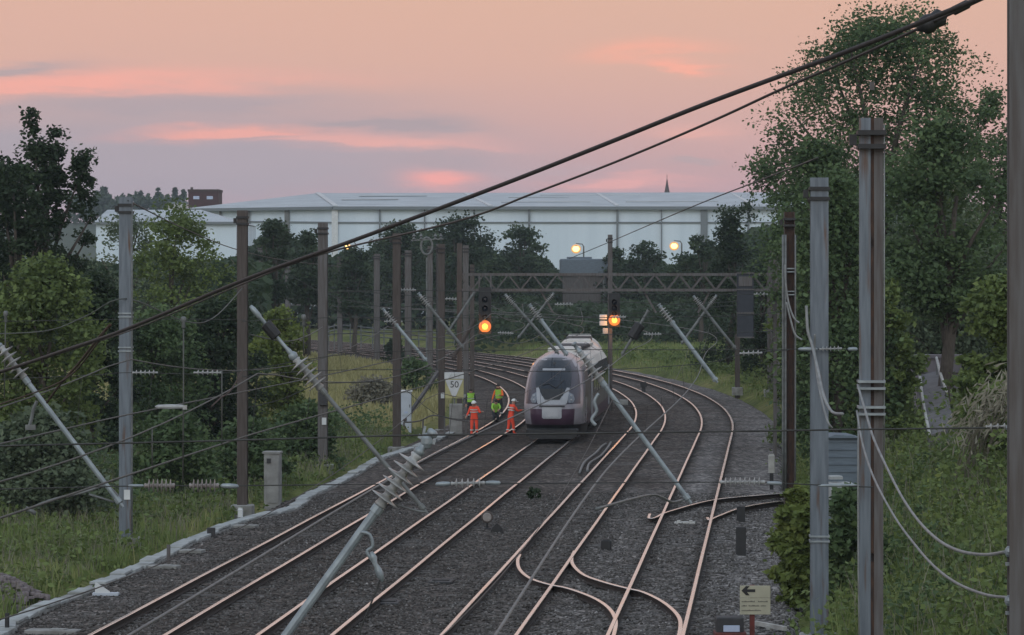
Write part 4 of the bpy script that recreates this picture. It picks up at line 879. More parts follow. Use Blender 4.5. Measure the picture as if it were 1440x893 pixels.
# lower shed in front at the left
YL = 520.0
ls = thing('warehouse_annex', (wx(230, YL), YL, 0), 'lower white shed with a grey lean-to roof at the left end of the warehouse', 'shed')
xa, xb = wx(135, YL), wx(332, YL); z1 = zp(314, YL); z2 = zp(295, YL+18)
mb = MB(); mb.prism([(xa, YL, 0), (xb, YL, 0), (xb, YL+40, 0), (xa, YL+40, 0)], (0, 0, z1)); mb.build('wall', M['wh_wall'], ls)
mb = MB(); mb.add([(xa-.4, YL-.5, z1+.1), (xb+.3, YL-.5, z1+.1), (wx(283, YL+18), YL+18, z2), (xa-.4, YL+18, z2), (xb+.3, YL+41, z1+.1), (xa-.4, YL+41, z1+.1)], [(0, 1, 2, 3), (1, 4, 2), (4, 5, 3, 2), (5, 0, 3)]); mb.build('roof', M['wh_roof'], ls)
mb = MB(); mb.beam((xa-.4, YL-.55, z1+.02), (xb+.3, YL-.55, z1+.02), .3, .4); mb.build('eaves_gutter', M['wh_trim'], ls)
pl = thing('rooftop_plant', P(250, 296, 560), 'small white plant box standing on the roof line left of the dark red building', 'rooftop unit')
mb = MB(); mb.box(P(250, 298, 560), (3.0, 3, 3.0), ch=.1); mb.build('casing', M['white_dirty'], pl)
mb = MB(); mb.box(P(250, 285.5, 560), (3.3, 3.3, .3)); mb.tube(P(255, 286, 560), P(255, 281, 560), .15); mb.box((wx(250, 560), 560, zp(306, 560)/2), (2.4, 2.4, zp(306, 560)-.1)); mb.build('support', M['wh_trim'], pl)
# dark red building on the hill
YB = 780.0; bb = thing('brick_building', (wx(286, YB), YB, hillz(wx(286, YB), YB)-2), 'dark red flat-roofed block with two pale openings on the skyline', 'building')
zt = zp(269, YB); zb = bb.location.z
mb = MB(); mb.box((wx(286, YB), YB+5, (zt+zb)/2), (6.9, 10, zt-zb)); mb.build('wall', M['brick'], bb)
mb = MB(); mb.box((wx(286, YB), YB+5, zt+.2), (7.2, 10.4, .5)); mb.tube((wx(268, YB), YB+3, zt), (wx(268, YB), YB+3, zt+1.0), .3); mb.build('parapet', M['rust'], bb)
for px in (276, 295):
    mb = MB(); mb.box((wx(px, YB), YB-.06, zp(278, YB)), (1.4, .3, .7), ch=.08); mb.build('window', M['plate_blue'], bb)
# church spire
YC = 1240.0; cs = thing('church_spire', (wx(938, YC), YC, hillz(wx(938, YC), YC)-1), 'needle-thin church spire just above the warehouse roof', 'church spire')
mb = MB(); xs0 = wx(938, YC); zt = zp(250, YC); mb.box((xs0, YC, (cs.location.z+zp(276, YC))/2), (4, 4, zp(276, YC)-cs.location.z)); mb.build('tower', M['mast_dull'], cs)
mb = MB(); mb.lathe((xs0, YC, zp(276, YC)), (xs0, YC, zt), [(0, 1.5), (.25, 0.9), (.7, .35), (1, .06)], 8); mb.tube((xs0, YC, zt), (xs0, YC, zt+1.2), .09); mb.build('spire', M['rust'], cs)
# flat grey roofed building
fb = thing('relay_building', (wx(824, 410), 410, 0), 'grey flat-roofed building below the left bright lamp, half hidden by the trees', 'building')
z1, z2 = zp(386, 410), zp(364, 410)
mb = MB(); mb.box((wx(824, 410), 415, z1/2), (5.4, 9, z1)); mb.build('wall', M['mast_dull'], fb)
mb = MB(); mb.box((wx(824, 410), 415, (z1+z2)/2), (6.1, 10, z2-z1), ch=.1); mb.box((wx(815, 410), 412, z2+.12), (3, 2, .24)); mb.build('roof', M['hut'], fb)
mb = MB(); mb.tube((wx(850, 410), 410.3, 0), (wx(850, 410), 410.3, z1), .2); mb.build('column', M['galv_dull'], fb)
# floodlights
def lamp(px, py, Y, label, r, toward=0.0):
    root = thing('street_lamp', (wx(px, Y), Y, tz(wx(px, Y), Y)), label, 'lamp post', 'lamp posts in front of the warehouse'); z = zp(py, Y); x = wx(px, Y)
    mb = MB(); mb.path([(x+1.0, Y+.4, root.location.z), (x+1.0, Y+.4, z+.3), (x+.8, Y+.35, z+.62), (x, Y+.2, z+.7)], [.14, .09, .07, .06], 8); mb.build('pole', M['galv_dull'], root, smooth=True)
    mb = MB(); mb.lathe((x, Y, z+r*.9), (x, Y, z+r*.2), [(0, .15), (.3, r*.5), (1, r*.75)], 12); mb.build('lamp_hood', M['dark'], root)
    mb = MB(); mb.ball((x, Y, z), (r, r, r*.85), 12); bu_ = mb.build('bulb', M['flood'], root, smooth=True)
    mb = MB(); mb.ball((x, Y+.12, z), (r*1.4, r*.5, r*1.3), 14); mb.build('lens_halo', M['flood_halo'], bu_, smooth=True)  # added glowing shell imitating the lamp's halo, not a lamp part
lamp(810, 350, 440, 'brighter warm lamp shining above the grey flat roof', .46)
lamp(948, 346, 440, 'warm lamp shining right of centre above the rounded trees', .44)
lamp(489, 347, 430, 'small warm lamp glimmering among the trees at the left of the warehouse', .30)

# ------------------------------------------------------------------ gantry and signals
YG = 178.0
gt = thing('signal_gantry', (wx(870, YG), YG, -0.3), 'grey lattice gantry beam spanning all tracks behind the train', 'signal gantry')
xl, xr = wx(646, YG), wx(1093, YG); zt, zb = zp(386, YG), zp(408, YG)
for px, w, nm in ((646, 9, 0), (1093, 9, 1)):
    for dy in (0, .8):
        mb = MB(); x = wx(px, YG); mb.box((x, YG+dy, (zp(342, YG)-.6)/2), (.26, .26, zp(342, YG)+.6)); mb.build('leg', M['mast_rust' if nm == 0 else 'mast_dull'], gt)
mb = MB()
for dy in (0, .8):
    for z in (zt, zb): mb.beam((xl, YG+dy, z), (xr, YG+dy, z), .16, .14)
mb.build('chord', M['mast_dull'], gt)
nb_ = 13
for dy in (-.02, .82):
    mb = MB()
    for i in range(nb_):
        a = xl + (xr-xl)*i/nb_; c = xl + (xr-xl)*(i+1)/nb_; m_ = (a+c)/2
        mb.beam((a, YG+dy, zt), (m_, YG+dy, zb), .09, .07); mb.beam((m_, YG+dy, zb), (c, YG+dy, zt), .09, .07)
    mb.build('lattice', M['mast_dull'], gt)
for i, (px, sgn) in enumerate(((905, 1), (1000, -1), (760, 1))):
    mb = MB(); mb.beam((wx(px, YG), YG+.3, zb), (wx(px+sgn*18, YG), YG+.3, zp(440, YG)), .1, .1); mb.build('hanger', M['mast_dull'], gt)
dp = thing('signal_back_panel', (wx(1047, YG), YG-.4, zp(470, YG)), 'dark blue-black panel hanging from the right part of the gantry', 'panel')
mb = MB(); mb.box((wx(1047, YG), YG-.5, (zp(384, YG)+zp(474, YG))/2), (.86, .35, zp(384, YG)-zp(474, YG)), ch=.04); mb.build('casing', M['hut'] if False else mat('dark blue panel', (0.02, 0.024, 0.034), (0.03, 0.034, 0.045), 3, .7), dp)
for py in (384, 407, 440, 474):
    mb = MB(); mb.box((wx(1047, YG), YG-.70, zp(py, YG)), (.92, .06, .07)); mb.build('crossbar', M['mast_dull'], dp)
mb = MB(); mb.box((wx(1047, YG), YG-.7, (zp(386, YG)+zp(405, YG))/2), (.7, .05, .5)); mb.build('grille', M['mast_dull'], dp)
def signal(px, py, Y, label, top, w, on_post):
    sc = F/Y; x = wx(px, Y); z = zp(py, Y)
    root = thing('railway_signal', (x, Y, z-.4), label, 'railway signal', 'amber railway signals')
    mb = MB(); zt = zp(top, Y); mb.box((x, Y+.18, (zt+z-.3)/2), (w, .3, zt-z+.3), ch=.05); mb.build('signal_head', M['black'], root)
    mb = MB(); mb.box((x, Y+.02, (zt+z-.3)/2), (w*1.25, .03, zt-z+.45), ch=.01); mb.build('backboard', M['black'], root)
    for i in range(4):
        zz_ = z + i*(zt-z-.1)/4
        mb = MB()
        n = 14; vs = []
        for q in range(n+1):
            a = math.pi*(-.15 + 1.3*q/n)
            for yy in (Y-.02, Y-.32):
                for rr in (.165, .18): vs.append((x + math.cos(a)*rr, yy, zz_ + math.sin(a)*rr))
        fs = []
        for q in range(n): o = q*4; fs += [(o, o+4, o+6, o+2), (o+1, o+3, o+7, o+5), (o+2, o+6, o+7, o+3), (o, o+1, o+5, o+4)]
        mb.add(vs, fs); mb.build('lamp_hood', M['black'], root)
        mb = MB(); mb.ball((x, Y-.03, zz_), (.15, .06, .15) if i else (.20, .13, .20), 16); ln_ = mb.build('lens', M['amber'] if i == 0 else M['glass'], root, smooth=True)
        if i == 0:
            mb = MB(); mb.ball((x, Y-.02, zz_), (.32, .09, .32), 20); mb.build('lens_halo', M['amber_halo'], ln_, smooth=True)  # added orange shell, wider than the lens, imitating its halo
            la = bpy.data.lights.new('amber_lamp', 'POINT'); la.energy = 40; la.color = (1.0, .36, .05); la.shadow_soft_size = .1; lo_ = bpy.data.objects.new('amber_lamp', la); COL.objects.link(lo_); lo_.location = (x, Y-.55, zz_)
    mb = MB()
    if on_post:
        mb.beam((x-.2, Y+.2, z+.1), (x-.2, Y+.2, zp(522, Y) if False else -0.4), .16, .16); mb.build('post', M['mast_dull'], root)
        for dz in (.12, -.22):
            mb = MB(); mb.box((x-.62, Y-.02, z+dz+.05), (.42, .22, .26), ch=.03); mb.build('indicator', M['white'], root)
        mb = MB(); mb.box((x-.5, Y-.02, z-.6), (.3, .2, .3), ch=.03); mb.build('telephone_box', M['white_dirty'], root)
    else:
        mb.beam((x-.3, Y+.3, zt-.1), (x-.3, Y+.3, zp(386, Y)), .09, .09); mb.beam((x+.3, Y+.3, zt-.1), (x+.3, Y+.3, zp(386, Y)), .09, .09); mb.beam((x-.3, Y+.3, zt), (x+.3, Y+.3, zt), .08, .08); mb.build('hanger', M['mast_dull'], root)
    return root
signal(682, 459, 176.5, 'left amber signal, hanging in its black case below the gantry', 406, .52, False)
signal(864, 450, 188, 'right amber signal with white boxes beside it, above the train', 414, .5, True)

# ------------------------------------------------------------------ train
def mk(name, label): return None
tr0 = tp(sofY(149.0), TR[2], 0); TA = th(sofY(149.0))
train = thing('train', tr0, 'white and aubergine passenger train with a large dark windscreen facing the camera', 'train')
train.rotation_euler = (0, 0, TA); train['_o'] = (0, 0, 0)
M['t_white'] = mat('train white lilac paint', (0.33, 0.315, 0.35), (0.24, 0.225, 0.265), 1.2, 0.22)
M['t_aub'] = mat('train aubergine paint', (0.055, 0.025, 0.05), (0.075, 0.04, 0.068), 1.0, 0.3)
M['t_grey'] = mat('train grey panel', (0.36, 0.37, 0.40), (0.3, 0.31, 0.34), 2, 0.4)
M['t_roof'] = mat('train roof paint', (0.64, 0.62, 0.58), (0.50, 0.48, 0.45), 0.8, 0.5)
M['t_lilac'] = mat('train lilac grey paint', (0.06, 0.054, 0.075), (0.045, 0.04, 0.058), 1.2, 0.2)
M['t_lens'] = mat('pale lamp lens', (0.20, 0.22, 0.26), (0.15, 0.17, 0.20), 4, 0.1)
M['t_side'] = mat('train side graphite', (0.10, 0.09, 0.095), (0.16, 0.145, 0.145), 0.8, 0.4)
hwN = lambda z: float(np.interp(z, [.2, .6, 1.1, 1.6, 2.2, 2.8, 3.2, 3.5, 3.7, 3.8], [1.12, 1.22, 1.29, 1.31, 1.29, 1.20, 1.06, .84, .52, .25]))
hwB = lambda z: float(np.interp(z, [.2, .6, 1.1, 2.2, 2.7, 3.1, 3.4, 3.6, 3.75, 3.84], [1.26, 1.33, 1.37, 1.37, 1.34, 1.25, 1.06, .84, .55, .2]))
y0N = lambda z: float(np.interp(z, [.2, .55, .7, 1.0, 1.5, 1.9, 2.6, 3.2, 3.5, 3.7, 3.8], [.75, .5, .22, .05, .12, .35, .95, 1.6, 2.05, 2.6, 3.3]))
def yN(x, z):
    a = min(1.0, abs(x)/hwN(z)); return y0N(z) + 1.15*a**3.2
zs = [.2, .4, .55, .69, .71, .85, 1.0, 1.2, 1.39, 1.41, 1.6, 1.8, 2.0, 2.2, 2.4, 2.6, 2.8, 3.0, 3.2, 3.35, 3.5, 3.6, 3.7, 3.76, 3.8]
al = [-1, -.97, -.92, -.85, -.75, -.62, -.45, -.25, 0, .25, .45, .62, .75, .85, .92, .97, 1]
V_ = []; NC = len(al) + 6
for z in zs:
    row = []
    for a in al: row.append((a*hwN(z), yN(a*hwN(z), z), z))
    ye = yN(hwN(z), z); 
    for sgn, pos in ((-1, 0), (1, 1)):
        ex = []
        for t_ in (.33, .67, 1.0):
            hb = hwN(z) + (hwB(min(z+.03*(z > 3.5), 3.84)) - hwN(z))*(1-(1-t_)**2); ex.append((sgn*hb, ye + (5.0-ye)*t_, z + .04*t_*(z > 3.6)))
        if pos: row = row + ex
        else: row = ex[::-1] + row
    V_ += row
mb = MB(); fs = []; mi = []
for i in range(len(zs)-1):
    for j in range(NC-1):
        fs.append((i*NC+j, i*NC+j+1, (i+1)*NC+j+1, (i+1)*NC+j)); zc = (zs[i]+zs[i+1])/2; fx = abs(V_[i*NC+j][0] + V_[i*NC+j+1][0])/2; yy = V_[i*NC+j][1]
        m_ = 0
        if zc > 1.55 and fx < .93*hwN(zc) and zc < 3.55 and yy < 3.2: m_ = 3
        if zc < .70: m_ = 2
        elif zc < 1.40 and fx < .98: m_ = 1
        elif 3 <= j < NC-4 and False: m_ = 0
        if yy > 2.6 and .7 < zc < 3.0: m_ = 1 if zc < 1.4 else 4
        mi.append(m_)
o_ = (len(zs)-1)*NC; fs.append(tuple(range(o_, o_+NC))); mi.append(0)
mb.v = [Vector(v) for v in V_]; mb.f = fs; mb.m = mi
cab = mb.build('cab', [M['t_white'], M['t_aub'], M['black'], M['t_lilac'], M['t_side']], train)
cab.data.polygons.foreach_set('use_smooth', [True]*len(cab.data.polygons))
def patch(poly, off, name, mt, parent, thick=.03, cuts=4):
    bm = bmesh.new(); vs = [bm.verts.new((x, 0, z)) for x, z in poly]; f = bm.faces.new(vs)
    bmesh.ops.triangulate(bm, faces=bm.faces[:]); 
    for _ in range(cuts):
        long_ = [e for e in bm.edges if e.calc_length() > .16]
        if not long_: break
        bmesh.ops.subdivide_edges(bm, edges=long_, cuts=1); bmesh.ops.triangulate(bm, faces=[q for q in bm.faces if len(q.verts) > 3])
    r = bmesh.ops.extrude_face_region(bm, geom=bm.faces[:]); new = [q for q in r['geom'] if isinstance(q, bmesh.types.BMVert)]; ns_ = set(new)
    for v in bm.verts: v.co.y = yN(v.co.x, v.co.z) - (off if v in ns_ else off - thick)
    bmesh.ops.recalc_face_normals(bm, faces=bm.faces[:])
    me = bpy.data.meshes.new(name); bm.to_mesh(me); bm.free(); me.materials.append(mt); o = bpy.data.objects.new(name, me); COL.objects.link(o); o.parent = parent; return o
def sym(h): return h + [(-x, z) for x, z in h[::-1]]
ws = patch(sym([(.30, 3.60), (.50, 3.56), (.66, 3.40), (.76, 3.1), (.80, 2.75), (.78, 2.4), (.70, 2.2), (.56, 1.95), (.34, 1.86), (.1, 1.86)]), .02, 'windscreen', M['glass'], cab, cuts=7)
patch([(-.5, 3.14), (.5, 3.14), (.5, 3.05), (-.5, 3.05)], .035, 'destination_strip', M['t_grey'], ws)
patch([(-.06, 3.42), (.06, 3.42), (.06, 3.30), (-.06, 3.30)], .035, 'camera_housing', M['dark'], ws)
wb = MB(); pth = [Vector((.15, yN(.15, 2.3)-.05, 2.3)), Vector((-.2, yN(-.2, 2.5)-.06, 2.5)), Vector((-.45, yN(-.45, 2.42)-.06, 2.42))]; wb.path(pth, .018, 6); wb.path([Vector((.15, yN(.15, 2.3)-.05, 2.3)), Vector((.5, yN(.5, 2.66)-.06, 2.66))], .018, 6); wb.build('wiper', M['dark'], ws)
patch([(-.74, 2.30), (-.62, 2.32), (-.46, 1.96), (-.36, 1.90), (.36, 1.90), (.46, 1.96), (.62, 2.32), (.74, 2.30), (.66, 1.66), (.58, 1.58), (-.58, 1.58), (-.66, 1.66)], .045, 'bumper_frame', M['t_grey'], cab, cuts=7)
patch([(-.33, 1.80), (.33, 1.80), (.44, 1.98), (.52, 2.27), (-.52, 2.27), (-.44, 1.98)], .065, 'hatch', M['black'], cab)
for s_ in (-1, 1):
    hl = patch([(s_*.72, 2.12), (s_*.90, 2.02), (s_*.98, 1.80), (s_*.90, 1.66), (s_*.72, 1.66), (s_*.68, 1.8)], .03, 'headlight', M['t_lens'], cab)
    for dz in (1.96, 1.78):
        q = MB(); q.ball((s_*.82, yN(.82, dz)-.03, dz), (.055, .035, .055), 10); q.build('reflector', M['t_grey'], hl, smooth=True)
patch([(-.56, 1.535), (.56, 1.535), (.56, 1.49), (-.56, 1.49)], .04, 'hatch_seam', M['black'], cab)
patch([(-.43, 1.47), (.43, 1.47), (.43, 1.02), (.36, .97), (-.36, .97), (-.43, 1.02)], .045, 'coupler_cover', M['t_grey'], cab)
q = MB(); q.box((0, .45, .36), (2.3, .3, .34), ch=.06); q.box((0, .3, .16), (2.0, .12, .16)); q.build('snow_plough', M['black'], cab)
# cars behind the cab
def carriage(y0, L_, s_front, first, last):
    """body in the train's own axes; each following car is turned along the curve"""
    zc_ = [.55, .7, 1.1, 1.75, 2.2, 2.6, 2.7, 3.1, 3.4, 3.6, 3.75, 3.84]
    ring = [(-hwB(z), z) for z in zc_] + [(hwB(z), z) for z in zc_[::-1]]; n = len(ring); mb = MB()
    vs = [(x, y, z) for y in (y0, y0+L_) for x, z in ring]; fs = []; mi = []
    for k_ in range(n):
        j = (k_+1) % n; fs.append((k_, n+k_, n+j, j)); zm = (ring[k_][1]+ring[j][1])/2
        mi.append(3 if zm > 3.2 else 4 if zm > 2.65 else 1 if zm < 1.1 else 2)
    fs += [tuple(range(n)), tuple(range(2*n-1, n-1, -1))]; mi += [2, 2]
    mb.v = [Vector(v) for v in vs]; mb.f = fs; mb.m = mi
    car = mb.build('carriage', [M['t_white'], M['t_aub'], M['t_side'], M['t_roof'], M['t_lilac']], train)
    y = y0 + (4.2 if first else 1.5)
    while y < y0 + L_ - 2.5:
        for s_ in (-1, 1):
            q = MB(); q.box((s_*1.372, y+.75, 2.2), (.03, 1.5, .82), ch=.01); q.build('window', M['glass'], car)
        y += 2.1
    for yy in (y0 + 2.5 if first else y0 + .75, y0 + L_ - .75):
        for s_ in (-1, 1):
            q = MB(); q.box((s_*1.378, yy, 1.75), (.03, 1.1, 2.0), ch=.01); q.build('door', M['t_grey'], car)
    for yy in (y0 + 3.5, y0 + L_ - 3.5):
        q = MB(); q.box((0, yy, .45), (2.2, 2.8, .3))
        for dy in (-1.1, 1.1):
            for s_ in (-1, 1): q.lathe((s_*.68, yy+dy, .42), (s_*.82, yy+dy, .42), [(0, .42), (1, .42)], 16)
        q.build('bogie', M['black'], car)
    q = MB(); q.box((0, y0+L_/2, .45), (2.4, L_*.45, .5), ch=.04); q.build('underframe_box', M['dark'], car)
    for yy, l_, w_ in ((y0+4.5, 4.5, 1.3), (y0+L_/2+1, 5.5, 1.4), (y0+L_-4.0, 4.0, 1.3)):
        q = MB(); q.box((0, yy, 3.84), (w_, l_, .16), ch=.04); q.build('roof_pod', M['t_roof'] if l_ != 5.5 else M['dark'], car)
    return car
c1_ = carriage(5.0, 19.5, 0, True, False)
LC = 23.0; s1 = sofY(149.0)
prev = 25.2
for i_ in range(1):
    c_ = carriage(0.0, LC, 0, False, False); sc_ = s1 + prev
    p_ = tp(sc_, TR[2]); p2_ = tp(sc_+LC, TR[2]); dvec = p2_ - p_
    Rz = Matrix.Rotation(-TA, 3, 'Z'); lp = Rz @ (p_ - tr0)
    c_.location = lp; c_.rotation_euler = (0, 0, math.atan2(-dvec.x, dvec.y) - TA)
    q = MB(); q.box((0, -.45, 2.0), (1.9, .8, 2.7), ch=.1); q.build('gangway', M['black'], c_)
    if i_ == 0:
        q = MB(); q.box((0, .04, 3.2), (1.9, .12, .36), ch=.03); q.build('end_recess', M['dark'], c_)
    prev += LC + .8

# ------------------------------------------------------------------ people
M['hv_orange'] = mat('orange hi-vis cloth', (0.98, 0.10, 0.045), (0.92, 0.085, 0.04), 5, .75)
M['hv_orange2'] = mat('bright orange hi-vis cloth', (0.92, 0.20, 0.04), (0.8, 0.16, 0.035), 5, .75)
M['hv_yellow'] = mat('yellow green hi-vis cloth', (0.34, 0.66, 0.08), (0.28, 0.55, 0.07), 5, .75)
M['hv_tape'] = mat('reflective tape', (0.6, 0.6, 0.58), rough=.4)
M['skin'] = mat('skin', (0.45, 0.26, 0.19), rough=.6)
M['hair'] = mat('dark hair', (0.02, 0.015, 0.012), rough=.7)
M['trouser'] = mat('dark work trousers', (0.018, 0.02, 0.026), (0.03, 0.032, 0.04), 5, .85)
M['boot'] = mat('work boots', (0.03, 0.022, 0.017), rough=.7)
M['helmet'] = mat('white helmet shell', (0.75, 0.75, 0.74), rough=.35)
def person(loc, face, h, label, top, bottom, pose, helmet='helmet', vest=None, bend=0.0, boots='boot', tape=True, crouch=0.0):
    """loc: feet; face: heading (radians about Z, 0 = looking towards +Y)"""
    root = thing('person', loc, label, 'person', None); root.rotation_euler = (0, 0, face); root['_o'] = (0, 0, 0)
    k_ = h/1.78; B = bend; C = crouch
    hipz = .92*k_*(1-.35*C); hip = Vector((0, -.16*C, hipz))
    def up(d, fwd, side=0): # point d above the hip along the bent spine
        return hip + Vector((side, math.sin(B)*d + math.cos(B)*fwd, math.cos(B)*d - math.sin(B)*fwd))
    J = {}; J['pel'] = hip; J['spi'] = up(.22*k_, 0); J['che'] = up(.42*k_, .01); J['nec'] = up(.56*k_, .02); J['hd'] = up(.68*k_, .05*k_); J['top'] = up(.80*k_, .05*k_)
    ed = [('pel', 'spi'), ('spi', 'che'), ('che', 'nec'), ('nec', 'hd'), ('hd', 'top')]
    rad = {'pel': (.155, .115), 'spi': (.145, .105), 'che': (.165, .115), 'nec': (.062, .062), 'hd': (.085, .1), 'top': (.06, .07)}
    for s_, n_ in ((-1, 'l'), (1, 'r')):
        st = pose.get('step', .0)*s_; wd = pose.get('wide', .11)
        J['hip'+n_] = hip + Vector((s_*.10, 0, -.05*k_)); J['kne'+n_] = Vector((s_*wd, st*.5 + .10*C + .03, .49*k_*(1-.3*C))); J['ank'+n_] = Vector((s_*(wd+.01), st - .05*C, .09*k_)); J['toe'+n_] = Vector((s_*(wd+.03), st+.17, .045))
        ed += [('pel', 'hip'+n_), ('hip'+n_, 'kne'+n_), ('kne'+n_, 'ank'+n_), ('ank'+n_, 'toe'+n_)]
        rad.update({'hip'+n_: (.10, .105), 'kne'+n_: (.07, .072), 'ank'+n_: (.052, .055), 'toe'+n_: (.045, .04)})
        sh = up(.50*k_, 0, s_*.19*k_); e_, w_ = pose['arm'+n_]
        J['sho'+n_] = sh; J['elb'+n_] = sh + Vector(e_)*k_; J['wri'+n_] = sh + Vector(w_)*k_
        hd = (J['wri'+n_]-J['elb'+n_]).normalized(); J['han'+n_] = J['wri'+n_] + hd*.08
        ed += [('che', 'sho'+n_), ('sho'+n_, 'elb'+n_), ('elb'+n_, 'wri'+n_), ('wri'+n_, 'han'+n_)]
        rad.update({'sho'+n_: (.075, .075), 'elb'+n_: (.052, .052), 'wri'+n_: (.036, .034), 'han'+n_: (.042, .022)})
    names = list(J); me = bpy.data.meshes.new('person_body'); me.from_pydata([tuple(J[q]) for q in names], [(names.index(a), names.index(c)) for a, c in ed], [])
    ob = bpy.data.objects.new('body', me); COL.objects.link(ob)
    ob.modifiers.new('skin', 'SKIN'); sv = me.skin_vertices[0].data
    for i, q in enumerate(names): sv[i].radius = rad[q]; sv[i].use_root = (q == 'pel')
    sb = ob.modifiers.new('sub', 'SUBSURF'); sb.levels = 2; sb.render_levels = 2
    dg = bpy.context.evaluated_depsgraph_get(); dg.update(); m2 = bpy.data.meshes.new_from_object(ob.evaluated_get(dg)); ob.modifiers.clear(); ob.data = m2
    bm = bmesh.new(); bm.from_mesh(m2); bm.verts.ensure_lookup_table()
    for f in bm.faces:
        c = f.calc_center_median(); best = min(ed, key=lambda e: _seg(c, J[e[0]], J[e[1]]))
        s2 = set(q[:3] for q in best); m_ = 0
        if best in (('nec', 'hd'), ('hd', 'top')): m_ = 2
        elif 'han' in s2: m_ = 2
        elif 'toe' in s2: m_ = 3
        elif s2 & {'hip', 'kne', 'ank'}: m_ = 1
        f.material_index = m_; f.smooth = True
    # fingers, nose, eyes, ears appended to the same body mesh
    ext = MB()
    for n_, s_ in (('l', -1), ('r', 1)):
        d = (J['han'+n_]-J['wri'+n_]).normalized(); a = d.cross(Vector((0, 0, 1))); a = a.normalized() if a.length > .1 else Vector((1, 0, 0)); nn = a.cross(d)
        for i in range(4):
            b0 = J['han'+n_] + a*(-.03+.02*i) + d*.01; l_ = (.065, .078, .074, .056)[i]
            ext.path([b0 - d*.03, b0 + d*l_*.45, b0 + d*l_*.8 - nn*.02, b0 + d*l_ - nn*.045], [.0095, .009, .0085, .007], 6, 2)
        b0 = J['wri'+n_] + d*.035 - a*.03; ext.path([b0, b0 - a*.035 + d*.02, b0 - a*.045 + d*.055], [.012, .011, .009], 6, 2)
    hd = J['hd']; fw = Vector((0, math.cos(B*.6), -math.sin(B*.6))); upv = Vector((0, math.sin(B*.6), math.cos(B*.6)))
    ext.ball(hd + fw*.115 + upv*.02, (.016, .025, .024), 8, 2)
    for s_ in (-1, 1):
        ext.ball(hd + fw*.098 + upv*.05 + Vector((s_*.034, 0, 0)), .011, 6, 4); ext.ball(hd + upv*.03 + Vector((s_*.09, 0, 0)), (.012, .024, .033), 8, 2)
    ext.box(hd + fw*.1 - upv*.03, (.045, .012, .008), mi=4)
    m3 = bpy.data.meshes.new('t'); m3.from_pydata([tuple(v) for v in ext.v], [], ext.f); nf0 = len(bm.faces); bm.from_mesh(m3); bm.faces.ensure_lookup_table()
    for f, q in zip(list(bm.faces)[nf0:], ext.m): f.material_index = q; f.smooth = True
    m2.materials.clear()
    bm.to_mesh(m2); bm.free()
    for q in (M[top], M[bottom], M['skin'], M[boots], M['ink']): m2.materials.append(q)
    ob.parent = root
    mb = MB(); hc = J['hd'] + upv*.055
    if helmet:
        vs = []; n = 14
        for i in range(5):
            ph = math.pi/2*i/4
            for q in range(n):
                a = 2*math.pi*q/n; vs.append(hc + Vector((math.cos(a)*.122*math.cos(ph), 0, 0)) + fw*(math.sin(a)*.142*math.cos(ph)) + upv*(math.sin(ph)*.125))
        mb.add(vs, [(i*n+q, i*n+(q+1) % n, (i+1)*n+(q+1) % n, (i+1)*n+q) for i in range(4) for q in range(n)])
        mb.box(hc + fw*.15 - upv*.0, (.17, .09, .014)); mb.build('helmet', M[helmet], root, smooth=False)
    else:
        mb.ball(J['top'] - upv*.03 - fw*.02, (.098, .112, .085), 10); mb.build('hair', M['hair'], root, smooth=True)
    if vest or tape:
        mb = MB(); sp = J['spi']; ch_ = J['che']
        def ringband(cn, ax, ay, w_, mi=0):
            vs = []; n = 16
            for z_ in (-w_/2, w_/2):
                for q in range(n):
                    a = 2*math.pi*q/n; vs.append(cn + Vector((math.cos(a)*ax, math.cos(B)*math.sin(a)*ay + math.sin(B)*z_, math.cos(B)*z_ - math.sin(B)*math.sin(a)*ay)))
            mb.add(vs, [(q, (q+1) % n, n+(q+1) % n, n+q) for q in range(n)], mi)
        if vest: ringband((sp+ch_)/2 + Vector((0, 0, .03)), .198, .155, .46)
        if vest: mb.build('vest', M[vest], root, smooth=True)
        for dz_ in (.06, .17):
            mb = MB(); ringband(sp + Vector((0, 0, dz_)), .206, .163, .05); mb.build('reflective_tape', M['hv_tape'], root, smooth=True)
        for n_ in 'lr':
            mb = MB(); k2 = J['kne'+n_]*.45 + J['ank'+n_]*.55
            vs = []; 
            for z_ in (-.025, .025):
                for q in range(12): a = 2*math.pi*q/12; vs.append(k2 + Vector((math.cos(a)*.085, math.sin(a)*.088, z_)))
            mb.add(vs, [(q, (q+1) % 12, 12+(q+1) % 12, 12+q) for q in range(12)])
            mb.build('reflective_tape', M['hv_tape'], root, smooth=True)
    return root
def _seg(p, a, c):
    d = c - a; t = max(0, min(1, (p-a).dot(d)/max(d.length_squared, 1e-9))); return (p - a - d*t).length
def at_px(px, feet, z=-.18): g_ = G(px, feet, z); return g_
relax = {'arml': ((-.06, .02, -.29), (-.08, .10, -.53)), 'armr': ((.06, .02, -.29), (.08, .10, -.53)), 'step': .06}
p_ = at_px(667, 612); person(p_, R(170), 1.62, 'left worker in red-orange suit and white helmet, standing on the leftmost track', 'hv_orange', 'hv_orange', {'arml': ((-.12, .06, -.25), (-.24, .24, -.20)), 'armr': ((.10, .02, -.27), (.16, .16, -.40)), 'step': .05}, bend=.12, boots='hv_orange')
p_ = at_px(718, 612); person(p_, R(-60), 1.72, 'right worker in red-orange suit and white helmet, leaning towards the train', 'hv_orange', 'hv_orange', {'arml': ((-.06, .14, -.24), (-.02, .36, -.22)), 'armr': ((.08, .14, -.24), (.05, .38, -.20)), 'step': .12}, bend=.20, boots='hv_orange')
